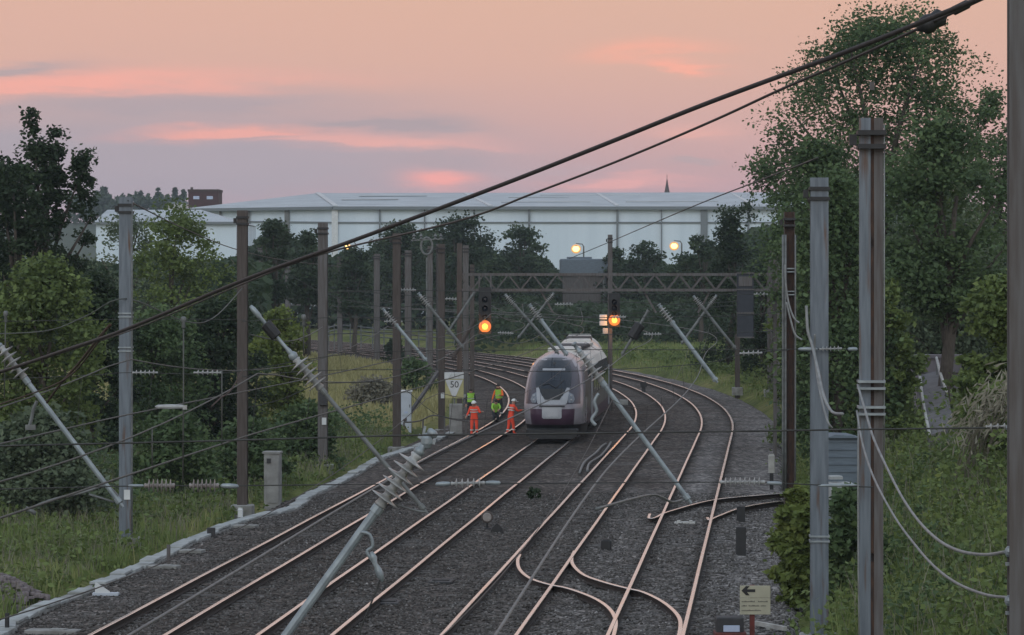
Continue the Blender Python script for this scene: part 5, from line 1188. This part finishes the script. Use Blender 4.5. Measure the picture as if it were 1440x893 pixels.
p_ = at_px(702, 588); person(p_, R(150), 1.80, 'bareheaded worker in orange jacket with yellow-green vest, behind the two in red-orange', 'hv_orange2', 'trouser', {'arml': ((-.10, .08, -.25), (-.06, .30, -.22)), 'armr': ((.10, .05, -.27), (.12, .14, -.50)), 'step': .10}, helmet=None, vest='hv_yellow', bend=.1)
p_ = at_px(697, 594); person(p_, R(190), 1.50, 'short worker in yellow-green vest and dark trousers, crouching between the others', 'hv_yellow', 'trouser', {'arml': ((-.06, .16, -.2), (.05, .32, -.28)), 'armr': ((.06, .16, -.2), (.02, .32, -.3)), 'step': .12}, helmet=None, vest=None, bend=.45, crouch=.9, tape=False)
p_ = at_px(662, 590); person(p_, R(180), 1.60, 'worker in dark clothes and yellow-green vest behind the left red-orange worker', 'trouser', 'trouser', relax, helmet=None, vest='hv_yellow', bend=.05, tape=False)

# ------------------------------------------------------------------ trackside things
# concrete cable trough with separate lids along the left of the tracks
TPX = [(5, 885), (17, 873), (63, 850), (117, 829), (200, 793), (273, 757), (333, 733), (413, 712), (433, 696), (480, 675), (531, 645), (558, 636), (600, 622), (640, 606)]
tr = thing('cable_trough', G(200, 793, -.15), 'pale concrete cable trough with uneven lids edging the left of the tracks', 'cable trough')
ln = smooth([G(x, y, -.12) for x, y in [(-60, 918)] + TPX], 12); acc = 0; seq = [ln[0]]
for a, c in zip(ln, ln[1:]):
    if (c - seq[-1]).length > 0.95: seq.append(c)
side = MB(); nl = 0
for a, c in zip(seq, seq[1:]):
    d = (c-a); d.z = 0; rz = math.atan2(d.y, d.x); mid = (a+c)/2
    side.box(mid + Vector((0, 0, -.14)), (d.length*.999, .40, .2), rz)
    if nl < 98 and random.random() > .12:
        mb = MB(); mb.box(mid + Vector((random.uniform(-.04, .04), random.uniform(-.04, .04), random.uniform(-.03, .02))), (d.length*.96, .38 + random.uniform(-.03, .03), .06), rz + random.uniform(-.05, .05), M3=None, ch=.012)
        lid = mb.build('lid', M['conc_pale'], tr); nl += 1
side.build('trough_base', M['concrete'], tr)
# speed sign
YS_ = 160.0; sg = thing('speed_sign', (wx(639, YS_), YS_, -.3), 'pale yellow speed board with a white triangle reading 50 on a concrete block', 'sign')
sc = F/YS_
mb = MB(); mb.box((wx(639, YS_), YS_, zp(543, YS_)), (26/sc, .04, 34/sc), ch=.015); mb.build('backboard', M['yellow_pale'], sg)
mb = MB(); mb.box((wx(638.5, YS_), YS_-.045, zp(528, YS_)), (27/sc, .03, 9/sc), ch=.01); tp_ = mb.build('top_plate', M['white'], sg)
mb = MB()
for px in (632, 638, 644): mb.beam((wx(px, YS_), YS_-.066, zp(531, YS_)), (wx(px+3, YS_), YS_-.066, zp(525.5, YS_)), .05, .006)
mb.build('stripes', M['galv'], tp_)
mb = MB(); mb.prism([(wx(626, YS_), YS_-.03, zp(534, YS_)), (wx(651, YS_), YS_-.03, zp(534, YS_)), (wx(642, YS_), YS_-.03, zp(555, YS_)), (wx(640, YS_), YS_-.03, zp(558, YS_)), (wx(637, YS_), YS_-.03, zp(558, YS_)), (wx(635, YS_), YS_-.03, zp(555, YS_))], (0, -.02, 0)); tri = mb.build('triangle', M['white'], sg)
def text(s, c, size, mt, parent, name='lettering', rz=0):
    cu = bpy.data.curves.new('t', 'FONT'); cu.body = s; cu.size = size; cu.align_x = 'CENTER'; cu.align_y = 'CENTER'; cu.extrude = .004
    o = bpy.data.objects.new('t', cu); COL.objects.link(o); dg = bpy.context.evaluated_depsgraph_get(); dg.update(); me = bpy.data.meshes.new_from_object(o.evaluated_get(dg)); bpy.data.objects.remove(o)
    me.transform(Matrix.Rotation(rz, 4, 'Z') @ Matrix.Rotation(math.pi/2, 4, 'X')); me.materials.clear(); me.materials.append(mt)
    q = bpy.data.objects.new(name, me); COL.objects.link(q); q.parent = parent; q.location = Vector(c) - Vector(parent['_o']); return q
text('50', (wx(639, YS_), YS_-.057, zp(541, YS_)), .42, M['ink'], tri)
mb = MB(); mb.box((wx(641, YS_), YS_+.25, (zp(568, YS_)-.4)/2), (.62, .5, zp(568, YS_)+.4), ch=.03); mb.build('base_block', M['concrete'], sg)
mb = MB(); mb.beam((wx(639, YS_), YS_+.06, 0), (wx(639, YS_), YS_+.06, zp(527, YS_)), .08, .06); mb.build('post', M['galv_dull'], sg)
# white cabinet
YC_ = 163.0; cb_ = thing('trackside_cabinet', (wx(570, YC_), YC_, -.35), 'white trackside cabinet behind the brown mast on the meadow edge', 'cabinet')
mb = MB(); mb.box((wx(570, YC_), YC_+.3, (zp(551, YC_)-.4)/2), (.56, .5, zp(551, YC_)+.4), ch=.02); mb.build('body', M['cab_white'], cb_)
mb = MB(); mb.box((wx(570, YC_), YC_+.3, zp(550, YC_)), (.66, .62, .08), ch=.02); mb.build('lid', M['white'], cb_)
mb = MB(); mb.box((wx(571.5, YC_), YC_+.03, zp(571, YC_)), (.44, .03, .9), ch=.01); dr_ = mb.build('door', M['cab_white'], cb_); mb = MB(); mb.box((wx(576, YC_), YC_+.005, zp(571, YC_)), (.03, .03, .14)); mb.build('handle', M['dark'], dr_)
mb = MB(); mb.box((wx(571, YC_), YC_+.006, zp(580, YC_)), (.16, .012, .1)); mb.build('label_plate', M['plate_blue'], cb_)
# grey concrete cabinet
YK = 111.0; kc = thing('concrete_cabinet', (wx(383, YK), YK, -.3), 'tall grey weathered cabinet standing beside the concrete edging', 'cabinet'); s_ = F/YK
mb = MB(); mb.box((wx(383, YK), YK+.25, (zp(638, YK)-.4)/2), (22/s_, .5, zp(638, YK)+.4), -.12, ch=.02); mb.build('body', M['concrete'], kc)
mb = MB(); mb.box((wx(382.5, YK), YK+.25, zp(636.5, YK)), (25/s_, .58, .07), -.12, ch=.015); mb.build('cap', M['concrete'], kc)
mb = MB(); mb.box((wx(378, YK), YK-.03, zp(648, YK)), (.13, .05, .15)); mb.build('lock_plate', M['dark'], kc)
mb = MB(); mb.box((wx(383.5, YK), YK-.02, zp(676, YK)), (17/s_, .03, 62/s_), -.12, ch=.01); mb.build('door', M['concrete'], kc)
# ground signal
gs = thing('ground_signal', G(685, 746, -.2), 'small round ground signal on a thin post between the middle tracks', 'ground signal'); Yq = G(685, 746, -.2).y; xq = wx(685, Yq)
mb = MB(); mb.tube((xq, Yq, -.3), (xq, Yq, zp(735, Yq)), .035); mb.box((xq, Yq, -.17), (.3, .3, .1), ch=.02); mb.build('post', M['black'], gs)
mb = MB(); zc_ = zp(727, Yq); mb.lathe((xq, Yq-.07, zc_), (xq, Yq+.05, zc_), [(0, .16), (.2, .18), (.8, .18), (1, .15)], 20); dsk = mb.build('disc', M['mast_rust'], gs, smooth=False)
mb = MB(); mb.lathe((xq, Yq-.085, zc_), (xq, Yq-.07, zc_), [(0, .12), (1, .13)], 18); mb.build('face', M['porcelain_brown'], dsk)
kl = G(698, 750, -.2); mb = MB(); mb.prism([kl + Vector(v) for v in ((-.2, 0, 0), (.2, 0, 0), (.18, 0, .14), (.02, 0, .30), (-.12, 0, .16))], (0, .3, 0)); tag(mb.build('relay_box', M['black'], origin=kl), 'black wedge-shaped box beside the round ground signal', 'track box')
bpy.data.objects.remove([o for o in bpy.data.objects if o.get('label') == 'low black box next to the round ground signal'][0])
# direction sign at the bottom right
Yd = 70.0; zr_ = -.2; dsn = thing('direction_sign', (wx(1061, Yd), Yd, zr_), 'cream two-part sign with a black left arrow above three lines of small writing', 'sign'); sd_ = F/Yd
mb = MB(); mb.box((wx(1062, Yd), Yd, zp(832, Yd)), (43/sd_, .03, 17/sd_), ch=.008); ub = mb.build('arrow_board', M['cream'], dsn)
mb = MB(); mb.box((wx(1062, Yd), Yd, zp(852.5, Yd)), (43/sd_, .03, 23/sd_), ch=.008); lb_ = mb.build('text_board', M['cream'], dsn)
def q2(px, py): return (wx(px, Yd), Yd-.018, zp(py, Yd))
mb = MB(); mb.prism([q2(*v) for v in ((1042.5, 830.5), (1049, 824), (1054, 824), (1050.5, 828.5), (1062, 828.5), (1062, 832.5), (1050.5, 832.5), (1054, 837), (1049, 837))], (0, -.006, 0)); mb.build('arrow', M['ink'], ub)
for py, words in ((846, ((1043, 1062), (1066, 1080))), (852, ((1043, 1050), (1053, 1068), (1070, 1078))), (858.5, ((1043, 1070),))):
    for a, c in words:
        mb = MB(); x = a
        while x < c - .6:
            hgt = random.choice((1.1, 1.3, 1.9)); mb.box(((wx(x+.35, Yd)), Yd-.018, zp(py-hgt/2+.6, Yd)), (.75/sd_, .004, hgt/sd_)); x += 1.25
        mb.build('lettering', M['dark'], lb_)
mb = MB(); mb.box((wx(1058, Yd), Yd+.07, (zp(823, Yd)-.3)/2), (.1, .08, zp(823, Yd)+.3)); mb.build('post', M['red'], dsn)
# red and blue-plated box
ye = 69.6; bx_ = thing('equipment_box', (wx(1027, ye), ye, -.2), 'dark red-based box with a pale blue plate left of the direction sign post', 'equipment box')
mb = MB(); mb.box((wx(1027, ye), ye+.3, .02), (38/sd_, .5, .44), ch=.02); mb.build('body', M['dark'], bx_)
mb = MB(); mb.box((wx(1029, ye), ye+.03, zp(884, ye)), (23/sd_, .03, 9/sd_), ch=.012); mb.build('plate', M['plate_blue'], bx_)
mb = MB(); mb.box((wx(1027, ye), ye+.2, -.12), (44/sd_, .66, .12)); mb.build('base', M['red'], bx_)
mb = MB(); a = G(1062, 876, -.12); c = G(1104, 884, -.12); mb.beam(a, c, .09, .09); mb.box((a+c)/2 + Vector((0, 0, -.05)), (.15, .15, .1)); tag(mb.build('kerb_bar', M['white_dirty'], origin=a), 'white bar lying on the ballast right of the direction sign post', 'bar')
# assorted markers
def marker(px, ptop, pbot, w, mt, label, cat='marker post', capm=None, capfrac=.35, name='marker_post', z=-.25, extra=None):
    g_ = G(px, pbot, z); s2 = F/g_.y; zt_ = zp(ptop, g_.y); root = thing(name, g_, label, cat); ww = w/s2; H_ = zt_ - z
    mb = MB(); mb.box(g_ + Vector((0, 0, H_*(1-capfrac)/2 if capm else H_/2)), (ww*(.6 if capm else 1), max(.05, ww*.6), H_*(1-capfrac) if capm else H_), -AH, ch=.01); mb.build('post', mt, root)
    if capm:
        mb = MB(); mb.box(g_ + Vector((0, 0, H_*(1-capfrac/2))), (ww, max(.08, ww*.8), H_*capfrac), -AH, ch=.02); mb.box(g_ + Vector((0, 0, H_+.02)), (ww*.8, .07, .05), -AH); mb.build('cap', capm, root)
    return root
marker(1085, 640, 690, 9, M['black'], 'short post with a white top beside the ballast near the siding', capm=M['white_dirty'], capfrac=.5)
marker(1042, 741, 783, 14, M['black'], 'black lever box with an upright handle on the right-hand ballast', 'lever box', name='lever_box', capm=None)
marker(1042, 712, 737, 12, M['black'], 'dark grey box on the ballast just beyond the black lever box', 'lever box', name='lever_box')
marker(905, 538, 556, 9, M['black'], 'round-topped black post standing by the curving rail right of the train', capm=M['black'])
marker(338, 716, 735, 7, M['dark'], 'low white-topped post at the foot of the brown second mast', capm=M['white'], capfrac=.6)
marker(237, 766, 798, 5, M['mast_dull'], 'short rusty stake beside the edging, below the brown second mast')
marker(10, 862, 892, 6, M['black'], 'black stake in the bottom left corner')
marker(297, 742, 757, 11, M['dark'], 'dark stub block leaning on the concrete edging', 'block')
marker(1098, 738, 765, 4, M['white_dirty'], 'thin white stake at the edge of the yellow green shrub')
marker(877, 562, 572, 12, M['white_dirty'], 'low white cap between the curving rails right of the train', 'cap')
for px, py, lb in ((142, 834, 'white triangular wedge marker standing beside the edging at lower left'),):
    g_ = G(px, py, -.15); root = thing('wedge_marker', g_, lb, 'marker'); mb = MB(); mb.prism([g_ + Vector(v) for v in ((-.14, 0, 0), (.22, 0, 0), (.2, 0, .04), (-.1, 0, .24), (-.14, 0, .24))], (0, .03, 0)); mb.build('plate', M['white'], root); mb = MB(); mb.box(g_ + Vector((.1, .1, -.03)), (.6, .25, .06)); mb.build('base', M['cab_white'], root)
for px, py, w, lb in ((230, 797, 1.0, 'flat concrete slab lying beside the short rusty stake'), (270, 775, .8, 'flat grey slab lying by the edging above the short rusty stake'), (345, 740, .9, 'flat slab beside the low white-topped post'), (75, 888, 1.4, 'pale slab in the bottom left corner beside the edging')):
    g_ = G(px, py, -.17); mb = MB(); mb.box(g_, (w*.8, .45, .08), -.2, ch=.012); mb.box(g_ + Vector((.1, .05, .045)), (w*.25, .2, .02), -.3); tag(mb.build('loose_slab', M['concrete'], origin=g_), lb, 'concrete slab')
g_ = G(-12, 850, -.3); gq = np.random.default_rng(5); cen = np.stack([g_.x + gq.normal(size=900)*.9, g_.y + gq.normal(size=900)*1.2, np.zeros(900)], 1); rr_ = np.hypot(cen[:, 0]-g_.x, cen[:, 1]-g_.y); cen[:, 2] = -.35 + .75*np.exp(-(rr_/1.1)**2)
mb = MB()
for c in cen: mb.box(c, (gq.uniform(.06, .14), gq.uniform(.06, .14), gq.uniform(.05, .1)), gq.uniform(0, 3))
tag(mb.build('gravel_heap', mat('pinkish gravel', (.26, .22, .225), (.17, .145, .15), 9, .9), origin=g_), 'heap of pinkish gravel in the bottom left corner', 'gravel', kind='stuff')
# fence beyond the meadow
fn = thing('meadow_fence', P(540, 478, 345), 'long pale post and rail fence along the top of the meadow', 'fence')
fx = [P(452, 478, 330), P(480, 470, 340), P(540, 476, 345), P(605, 480, 350), P(665, 486, 352)]
pts = smooth(fx, 8)
for dz in (0.9, .5, .1):
    mb = MB(); mb.path([p + Vector((0, 0, dz)) for p in pts], .055, 4); mb.build('rail', M['galv_dull'], fn)
for p in pts[::2]:
    mb = MB(); mb.box(p + Vector((0, 0, -.2)), (.12, .12, 2.6)); mb.build('post', M['galv_dull'], fn)
fn2 = thing('trackside_fence', P(600, 596, 156), 'thin dark wire fence between the white cabinet and the speed sign', 'fence')
pts = smooth([P(568, 594, 160), P(590, 592, 159), (P(610, 584, 158)), P(640, 590, 157), P(658, 592, 157)], 4)
mb = MB(); mb.path(pts, .035, 5); mb.build('rail', M['mast_dull'], fn2)
for i in (0, 5, 10, 15):
    mb = MB(); mb.box((pts[i].x, pts[i].y, (pts[i].z-.3)/2), (.08, .08, pts[i].z+.3)); mb.build('post', M['mast_dull'], fn2)
# right-hand bank: hut, concrete block, ramp with handrails
Yh = 92.0; hu = thing('equipment_hut', (wx(1186, Yh), Yh, tz(wx(1186, Yh), Yh)-.3), 'blue grey hut between the two grey masts on the bank', 'hut'); sh_ = F/Yh
zb_, zt_ = hu.location.z, zp(616, Yh)
mb = MB(); mb.box((wx(1186, Yh), Yh+.7, (zb_+zt_)/2), (46/sh_, 1.3, zt_-zb_), ch=.01)
for k_ in range(5): mb.box((wx(1186, Yh), Yh+.04, zt_ - .12 - k_*.2), (45/sh_, .03, .012))
mb.build('wall', M['hut'], hu)
mb = MB(); mb.prism([(wx(1161, Yh), Yh-.08, zt_), (wx(1211, Yh), Yh-.08, zt_), (wx(1198, Yh), Yh-.08, zp(612.5, Yh)), (wx(1174, Yh), Yh-.08, zp(611.5, Yh))], (0, 1.6, 0)); mb.build('roof', M['hut'], hu)
mb = MB(); mb.box((wx(1176, Yh), Yh+.03, zb_+.55), (.5, .03, 1.0)); mb.build('door', M['hut'], hu)
Yk2 = 76.0; ck = thing('concrete_block', (wx(1180, Yk2), Yk2, tz(wx(1180, Yk2), Yk2)), 'pale concrete block on the bank in front of the hut', 'concrete block')
mb = MB(); mb.box((wx(1180, Yk2), Yk2, zp(686, Yk2)-.25), (34/F*Yk2, .5, .75), .2, ch=.03); mb.build('block', M['conc_pale'], ck); mb = MB(); mb.box((wx(1174, Yk2), Yk2-.05, zp(671, Yk2)), (18/F*Yk2, .3, .08), .2, ch=.02); mb.build('cap', M['conc_pale'], ck)
M['ramp'] = mat('dull purplish concrete', (.15, .14, .145), (.10, .095, .10), 1.5, .9)
rp = thing('concrete_ramp', P(1318, 560, 112), 'grey concrete ramp with two pale handrails coming down the right-hand bank', 'ramp')
def rpt(px, py, Y): return P(px, py, Y)
mb = MB(); top_l, top_r = rpt(1294, 527, 124), rpt(1326, 520, 124); bl, br = rpt(1307, 612, 103), rpt(1342, 600, 103)
mb.prism([bl, br, top_r, top_l], (0, 0, -2.6)); mb.build('slab', M['ramp'], rp)
mb = MB(); mb.prism([rpt(1286, 524, 125), rpt(1352, 524, 125), rpt(1352, 501, 125), rpt(1286, 503, 125)], (0, 1.2, 0)); mb.box(P(1319, 560, 125.6), (64/F*125, 1.0, 2.2)); mb.box(P(1319, 501, 125.4), (70/F*125, 1.0, .12)); mb.build('head_wall', mat('purplish grey concrete', (.24, .21, .23), (.17, .15, .165), 1.5, .9), rp)
for a, c in (((1293, 524, 124), (1307, 610, 103)), ((1317, 503, 123), (1331, 550, 112))):
    mb = MB(); mb.path(smooth([rpt(*a), rpt((a[0]+c[0])/2-1, (a[1]+c[1])/2, (a[2]+c[2])/2), rpt(*c)], 4), .05, 6); hr = mb.build('handrail', M['white_dirty'], rp)
    for t_ in (0.05, .5, .95):
        p0 = rpt(*a) + (rpt(*c)-rpt(*a))*t_; mb = MB(); mb.tube(p0, p0 - Vector((0, 0, .7)), .03); mb.build('baluster', M['galv_dull'], hr)
# ------------------------------------------------------------------ world: dusk sky
W = bpy.data.worlds.new('World'); S.world = W; W.use_nodes = True
N = W.node_tree.nodes; L = W.node_tree.links; N.clear()
out = N.new('ShaderNodeOutputWorld')
def math_(op, a, b=None, c=None, clamp=False):
    n = N.new('ShaderNodeMath'); n.operation = op; n.use_clamp = clamp
    for i, v in enumerate((a, b, c)):
        if v is None: continue
        if isinstance(v, (int, float)): n.inputs[i].default_value = v
        else: L.new(v, n.inputs[i])
    return n.outputs[0]
tc = N.new('ShaderNodeTexCoord'); sx = N.new('ShaderNodeSeparateXYZ'); L.new(tc.outputs['Generated'], sx.inputs[0])
X, Y_, Z_ = sx.outputs
yc = math_('MAXIMUM', Y_, 0.02)
az = math_('DIVIDE', X, yc); el = math_('DIVIDE', Z_, yc)          # tangents of azimuth and elevation
front = math_('SMOOTHSTEP', 0, 0) if False else math_('MULTIPLY', math_('SUBTRACT', Y_, 0.3), 3.0, clamp=True)
def ramp(fac, stops):
    r = N.new('ShaderNodeValToRGB'); e = r.color_ramp.elements
    while len(e) < len(stops): e.new(0.5)
    for k, (p, c) in enumerate(stops): e[k].position = p; e[k].color = rgb(c)
    L.new(fac, r.inputs['Fac']); return r.outputs[0]
zz = math_('POWER', math_('MAXIMUM', Z_, 0.0), 0.5)               # sqrt of the sine of elevation
base = ramp(zz, [(0.0, (0.324, 0.261, 0.324)), (0.15, (0.423, 0.278, 0.334)), (0.20, (0.513, 0.309, 0.319)), (0.25, (0.576, 0.335, 0.293)), (0.29, (0.594, 0.344, 0.278)), (0.42, (0.58, 0.40, 0.36)), (0.62, (0.44, 0.45, 0.52)), (1.0, (0.42, 0.51, 0.62))])
back = ramp(zz, [(0.0, (0.56, 0.60, 0.66)), (0.3, (0.78, 0.83, 0.88)), (0.6, (0.60, 0.69, 0.78)), (1.0, (0.42, 0.51, 0.62))])
def mix(f, a, b):
    n = N.new('ShaderNodeMix'); n.data_type = 'RGBA'
    for i, v in ((0, f), (6, a), (7, b)):
        if isinstance(v, (int, float)): n.inputs[i].default_value = v
        elif isinstance(v, tuple): n.inputs[i].default_value = rgb(v)
        else: L.new(v, n.inputs[i])
    return n.outputs[2]
fb = math_('MULTIPLY_ADD', Y_, 0.9, 0.5, clamp=True)
sky = mix(fb, back, base)
# streaky cloud noise in the sky's own directions
cv = N.new('ShaderNodeCombineXYZ'); L.new(math_('MULTIPLY', az, 34.0), cv.inputs[0]); L.new(math_('MULTIPLY', el, 210.0), cv.inputs[1])
n1 = N.new('ShaderNodeTexNoise'); n1.inputs['Scale'].default_value = 1.0; n1.inputs['Detail'].default_value = 7; n1.inputs['Roughness'].default_value = 0.55; L.new(cv.outputs[0], n1.inputs['Vector'])
cv2 = N.new('ShaderNodeCombineXYZ'); L.new(math_('MULTIPLY', az, 11.0), cv2.inputs[0]); L.new(math_('MULTIPLY', el, 60.0), cv2.inputs[1])
n2 = N.new('ShaderNodeTexNoise'); n2.inputs['Scale'].default_value = 1.0; n2.inputs['Detail'].default_value = 5; L.new(cv2.outputs[0], n2.inputs['Vector'])
wob = math_('MULTIPLY_ADD', n2.outputs['Fac'], 0.010, -0.005)
wob2 = math_('MULTIPLY_ADD', n1.outputs['Fac'], 0.008, -0.004)
def cloud(px, py, sx_, sy_, col, amt, tilt=0.0, wisp=1.0, hard=1.0):
    """a bank of cloud at a sky direction given as in the photograph"""
    global sky
    a0 = (px-720)/F; e0 = (HOR-py)/F
    da = math_('SUBTRACT', az, a0)
    de = math_('ADD', math_('SUBTRACT', math_('ADD', el, math_('ADD', wob, wob2)), e0), math_('MULTIPLY', da, -tilt))
    u = math_('MULTIPLY', da, F/sx_); v = math_('MULTIPLY', de, F/sy_)
    q = math_('ADD', math_('MULTIPLY', u, u), math_('MULTIPLY', v, v))
    g = math_('EXPONENT', math_('MULTIPLY', q, -1.0))
    w = math_('MULTIPLY', math_('SUBTRACT', n1.outputs['Fac'], 0.40), 4.6, clamp=True)
    w = math_('ADD', math_('MULTIPLY', w, wisp), 1.0 - wisp)
    f = math_('MULTIPLY', math_('MULTIPLY', math_('MULTIPLY', g, w), amt*hard), front, clamp=True)
    sky = mix(math_('MINIMUM', f, amt), sky, col)
GREY = (0.335, 0.29, 0.345); PINK = (0.74, 0.325, 0.295)
PINK2 = (0.80, 0.33, 0.29)
cloud(60, 40, 460, 60, (0.60, 0.335, 0.30), 0.45, 0.0, 0.2)
cloud(140, 230, 440, 80, (0.305, 0.28, 0.35), 0.92, 0.0, 0.12, 1.5)
cloud(430, 240, 330, 42, (0.34, 0.295, 0.36), 0.75, 0.0, 0.3, 1.3)
cloud(90, 112, 250, 20, PINK2, 0.85, 0.0, 0.45, 1.5)
cloud(300, 112, 170, 12, (0.70, 0.335, 0.30), 0.55, 0.0, 0.7, 1.2)
cloud(0, 96, 110, 9, (0.35, 0.28, 0.32), 0.9, 0.07, 0.25, 1.6)
cloud(210, 146, 260, 15, (0.34, 0.28, 0.335), 0.85, 0.0, 0.3, 1.5)
cloud(330, 184, 130, 8, PINK2, 0.8, 0.0, 0.35, 1.5)
cloud(470, 196, 130, 9, (0.72, 0.34, 0.32), 0.7, -0.03, 0.45, 1.5)
cloud(600, 206, 100, 9, (0.72, 0.35, 0.33), 0.7, -0.03, 0.45, 1.4)
cloud(545, 174, 105, 9, (0.33, 0.27, 0.32), 0.95, -0.02, 0.3, 2.0)
cloud(620, 184, 60, 5, (0.35, 0.28, 0.33), 0.8, -0.05, 0.3, 1.5)
cloud(345, 192, 70, 4, (0.37, 0.29, 0.34), 0.7, 0.06, 0.3, 1.5)
cloud(615, 224, 70, 7, (0.35, 0.285, 0.34), 0.8, 0.02, 0.4, 1.6)
cloud(760, 240, 120, 5, (0.42, 0.32, 0.37), 0.5, 0.0, 0.5, 1.2)
cloud(622, 251, 46, 13, (0.86, 0.33, 0.31), 0.85, 0.0, 0.3, 1.5)
cloud(915, 72, 75, 12, (0.84, 0.335, 0.26), 0.8, 0.03, 0.6, 1.7)
cloud(955, 96, 55, 7, (0.84, 0.34, 0.27), 0.75, -0.08, 0.5, 1.6)
cloud(880, 257, 100, 7, (0.78, 0.36, 0.35), 0.65, 0.0, 0.4, 1.3)
cloud(975, 231, 34, 4, (0.39, 0.30, 0.34), 0.85, 0.0, 0.2, 1.6)
cloud(975, 186, 60, 10, (0.76, 0.37, 0.33), 0.5, 0.0, 0.5, 1.2)
b1 = N.new('ShaderNodeBackground'); L.new(sky, b1.inputs['Color']); b1.inputs['Strength'].default_value = SKY
ns_ = N.new('ShaderNodeTexSky'); ns_.sky_type = 'NISHITA'; ns_.sun_disc = False; ns_.sun_elevation = R(3); ns_.sun_rotation = R(180)
b2 = N.new('ShaderNodeBackground'); L.new(ns_.outputs[0], b2.inputs['Color']); b2.inputs['Strength'].default_value = 0.02
ads = N.new('ShaderNodeAddShader'); L.new(b1.outputs[0], ads.inputs[0]); L.new(b2.outputs[0], ads.inputs[1]); L.new(ads.outputs[0], out.inputs['Surface'])

sun = bpy.data.lights.new('sun', 'SUN'); sun.energy = 0.5; sun.angle = R(25); sun.color = (1.0, 0.97, 0.92)
so = bpy.data.objects.new('sun', sun); COL.objects.link(so)
dv = Vector((0.25, 1.0, -0.55)).normalized(); so.rotation_euler = dv.to_track_quat('-Z', 'Y').to_euler(); so.location = (-20, -40, 40)

# the evening air
hz = MB(); hz.box((0, 830, 24.5), (1700, 1800, 55)); ho = hz.build('haze', bpy.data.materials.new('haze'))
ho['kind'] = 'stuff'
hm = ho.data.materials[0]; t, N2, L2 = nt(hm); N2.remove(N2['Principled BSDF'])
pv = N2.new('ShaderNodeVolumePrincipled'); pv.inputs['Density'].default_value = HAZE; pv.inputs['Color'].default_value = (0.78, 0.90, 1.0, 1); pv.inputs['Anisotropy'].default_value = 0.0
L2.new(pv.outputs[0], N2['Material Output'].inputs['Volume'])

S.view_settings.view_transform = 'Standard'; S.view_settings.look = 'None'; S.view_settings.exposure = 0.12; S.view_settings.gamma = 1.0
S.view_settings.use_curve_mapping = False
S.render.engine = 'CYCLES'
S.cycles.max_bounces = 6; S.cycles.diffuse_bounces = 3; S.cycles.glossy_bounces = 3; S.cycles.transmission_bounces = 3; S.cycles.volume_bounces = 0
S.cycles.sample_clamp_indirect = 4.0
S.cycles.use_denoising = True
for o in bpy.data.objects:
    if '_o' in o: del o['_o']
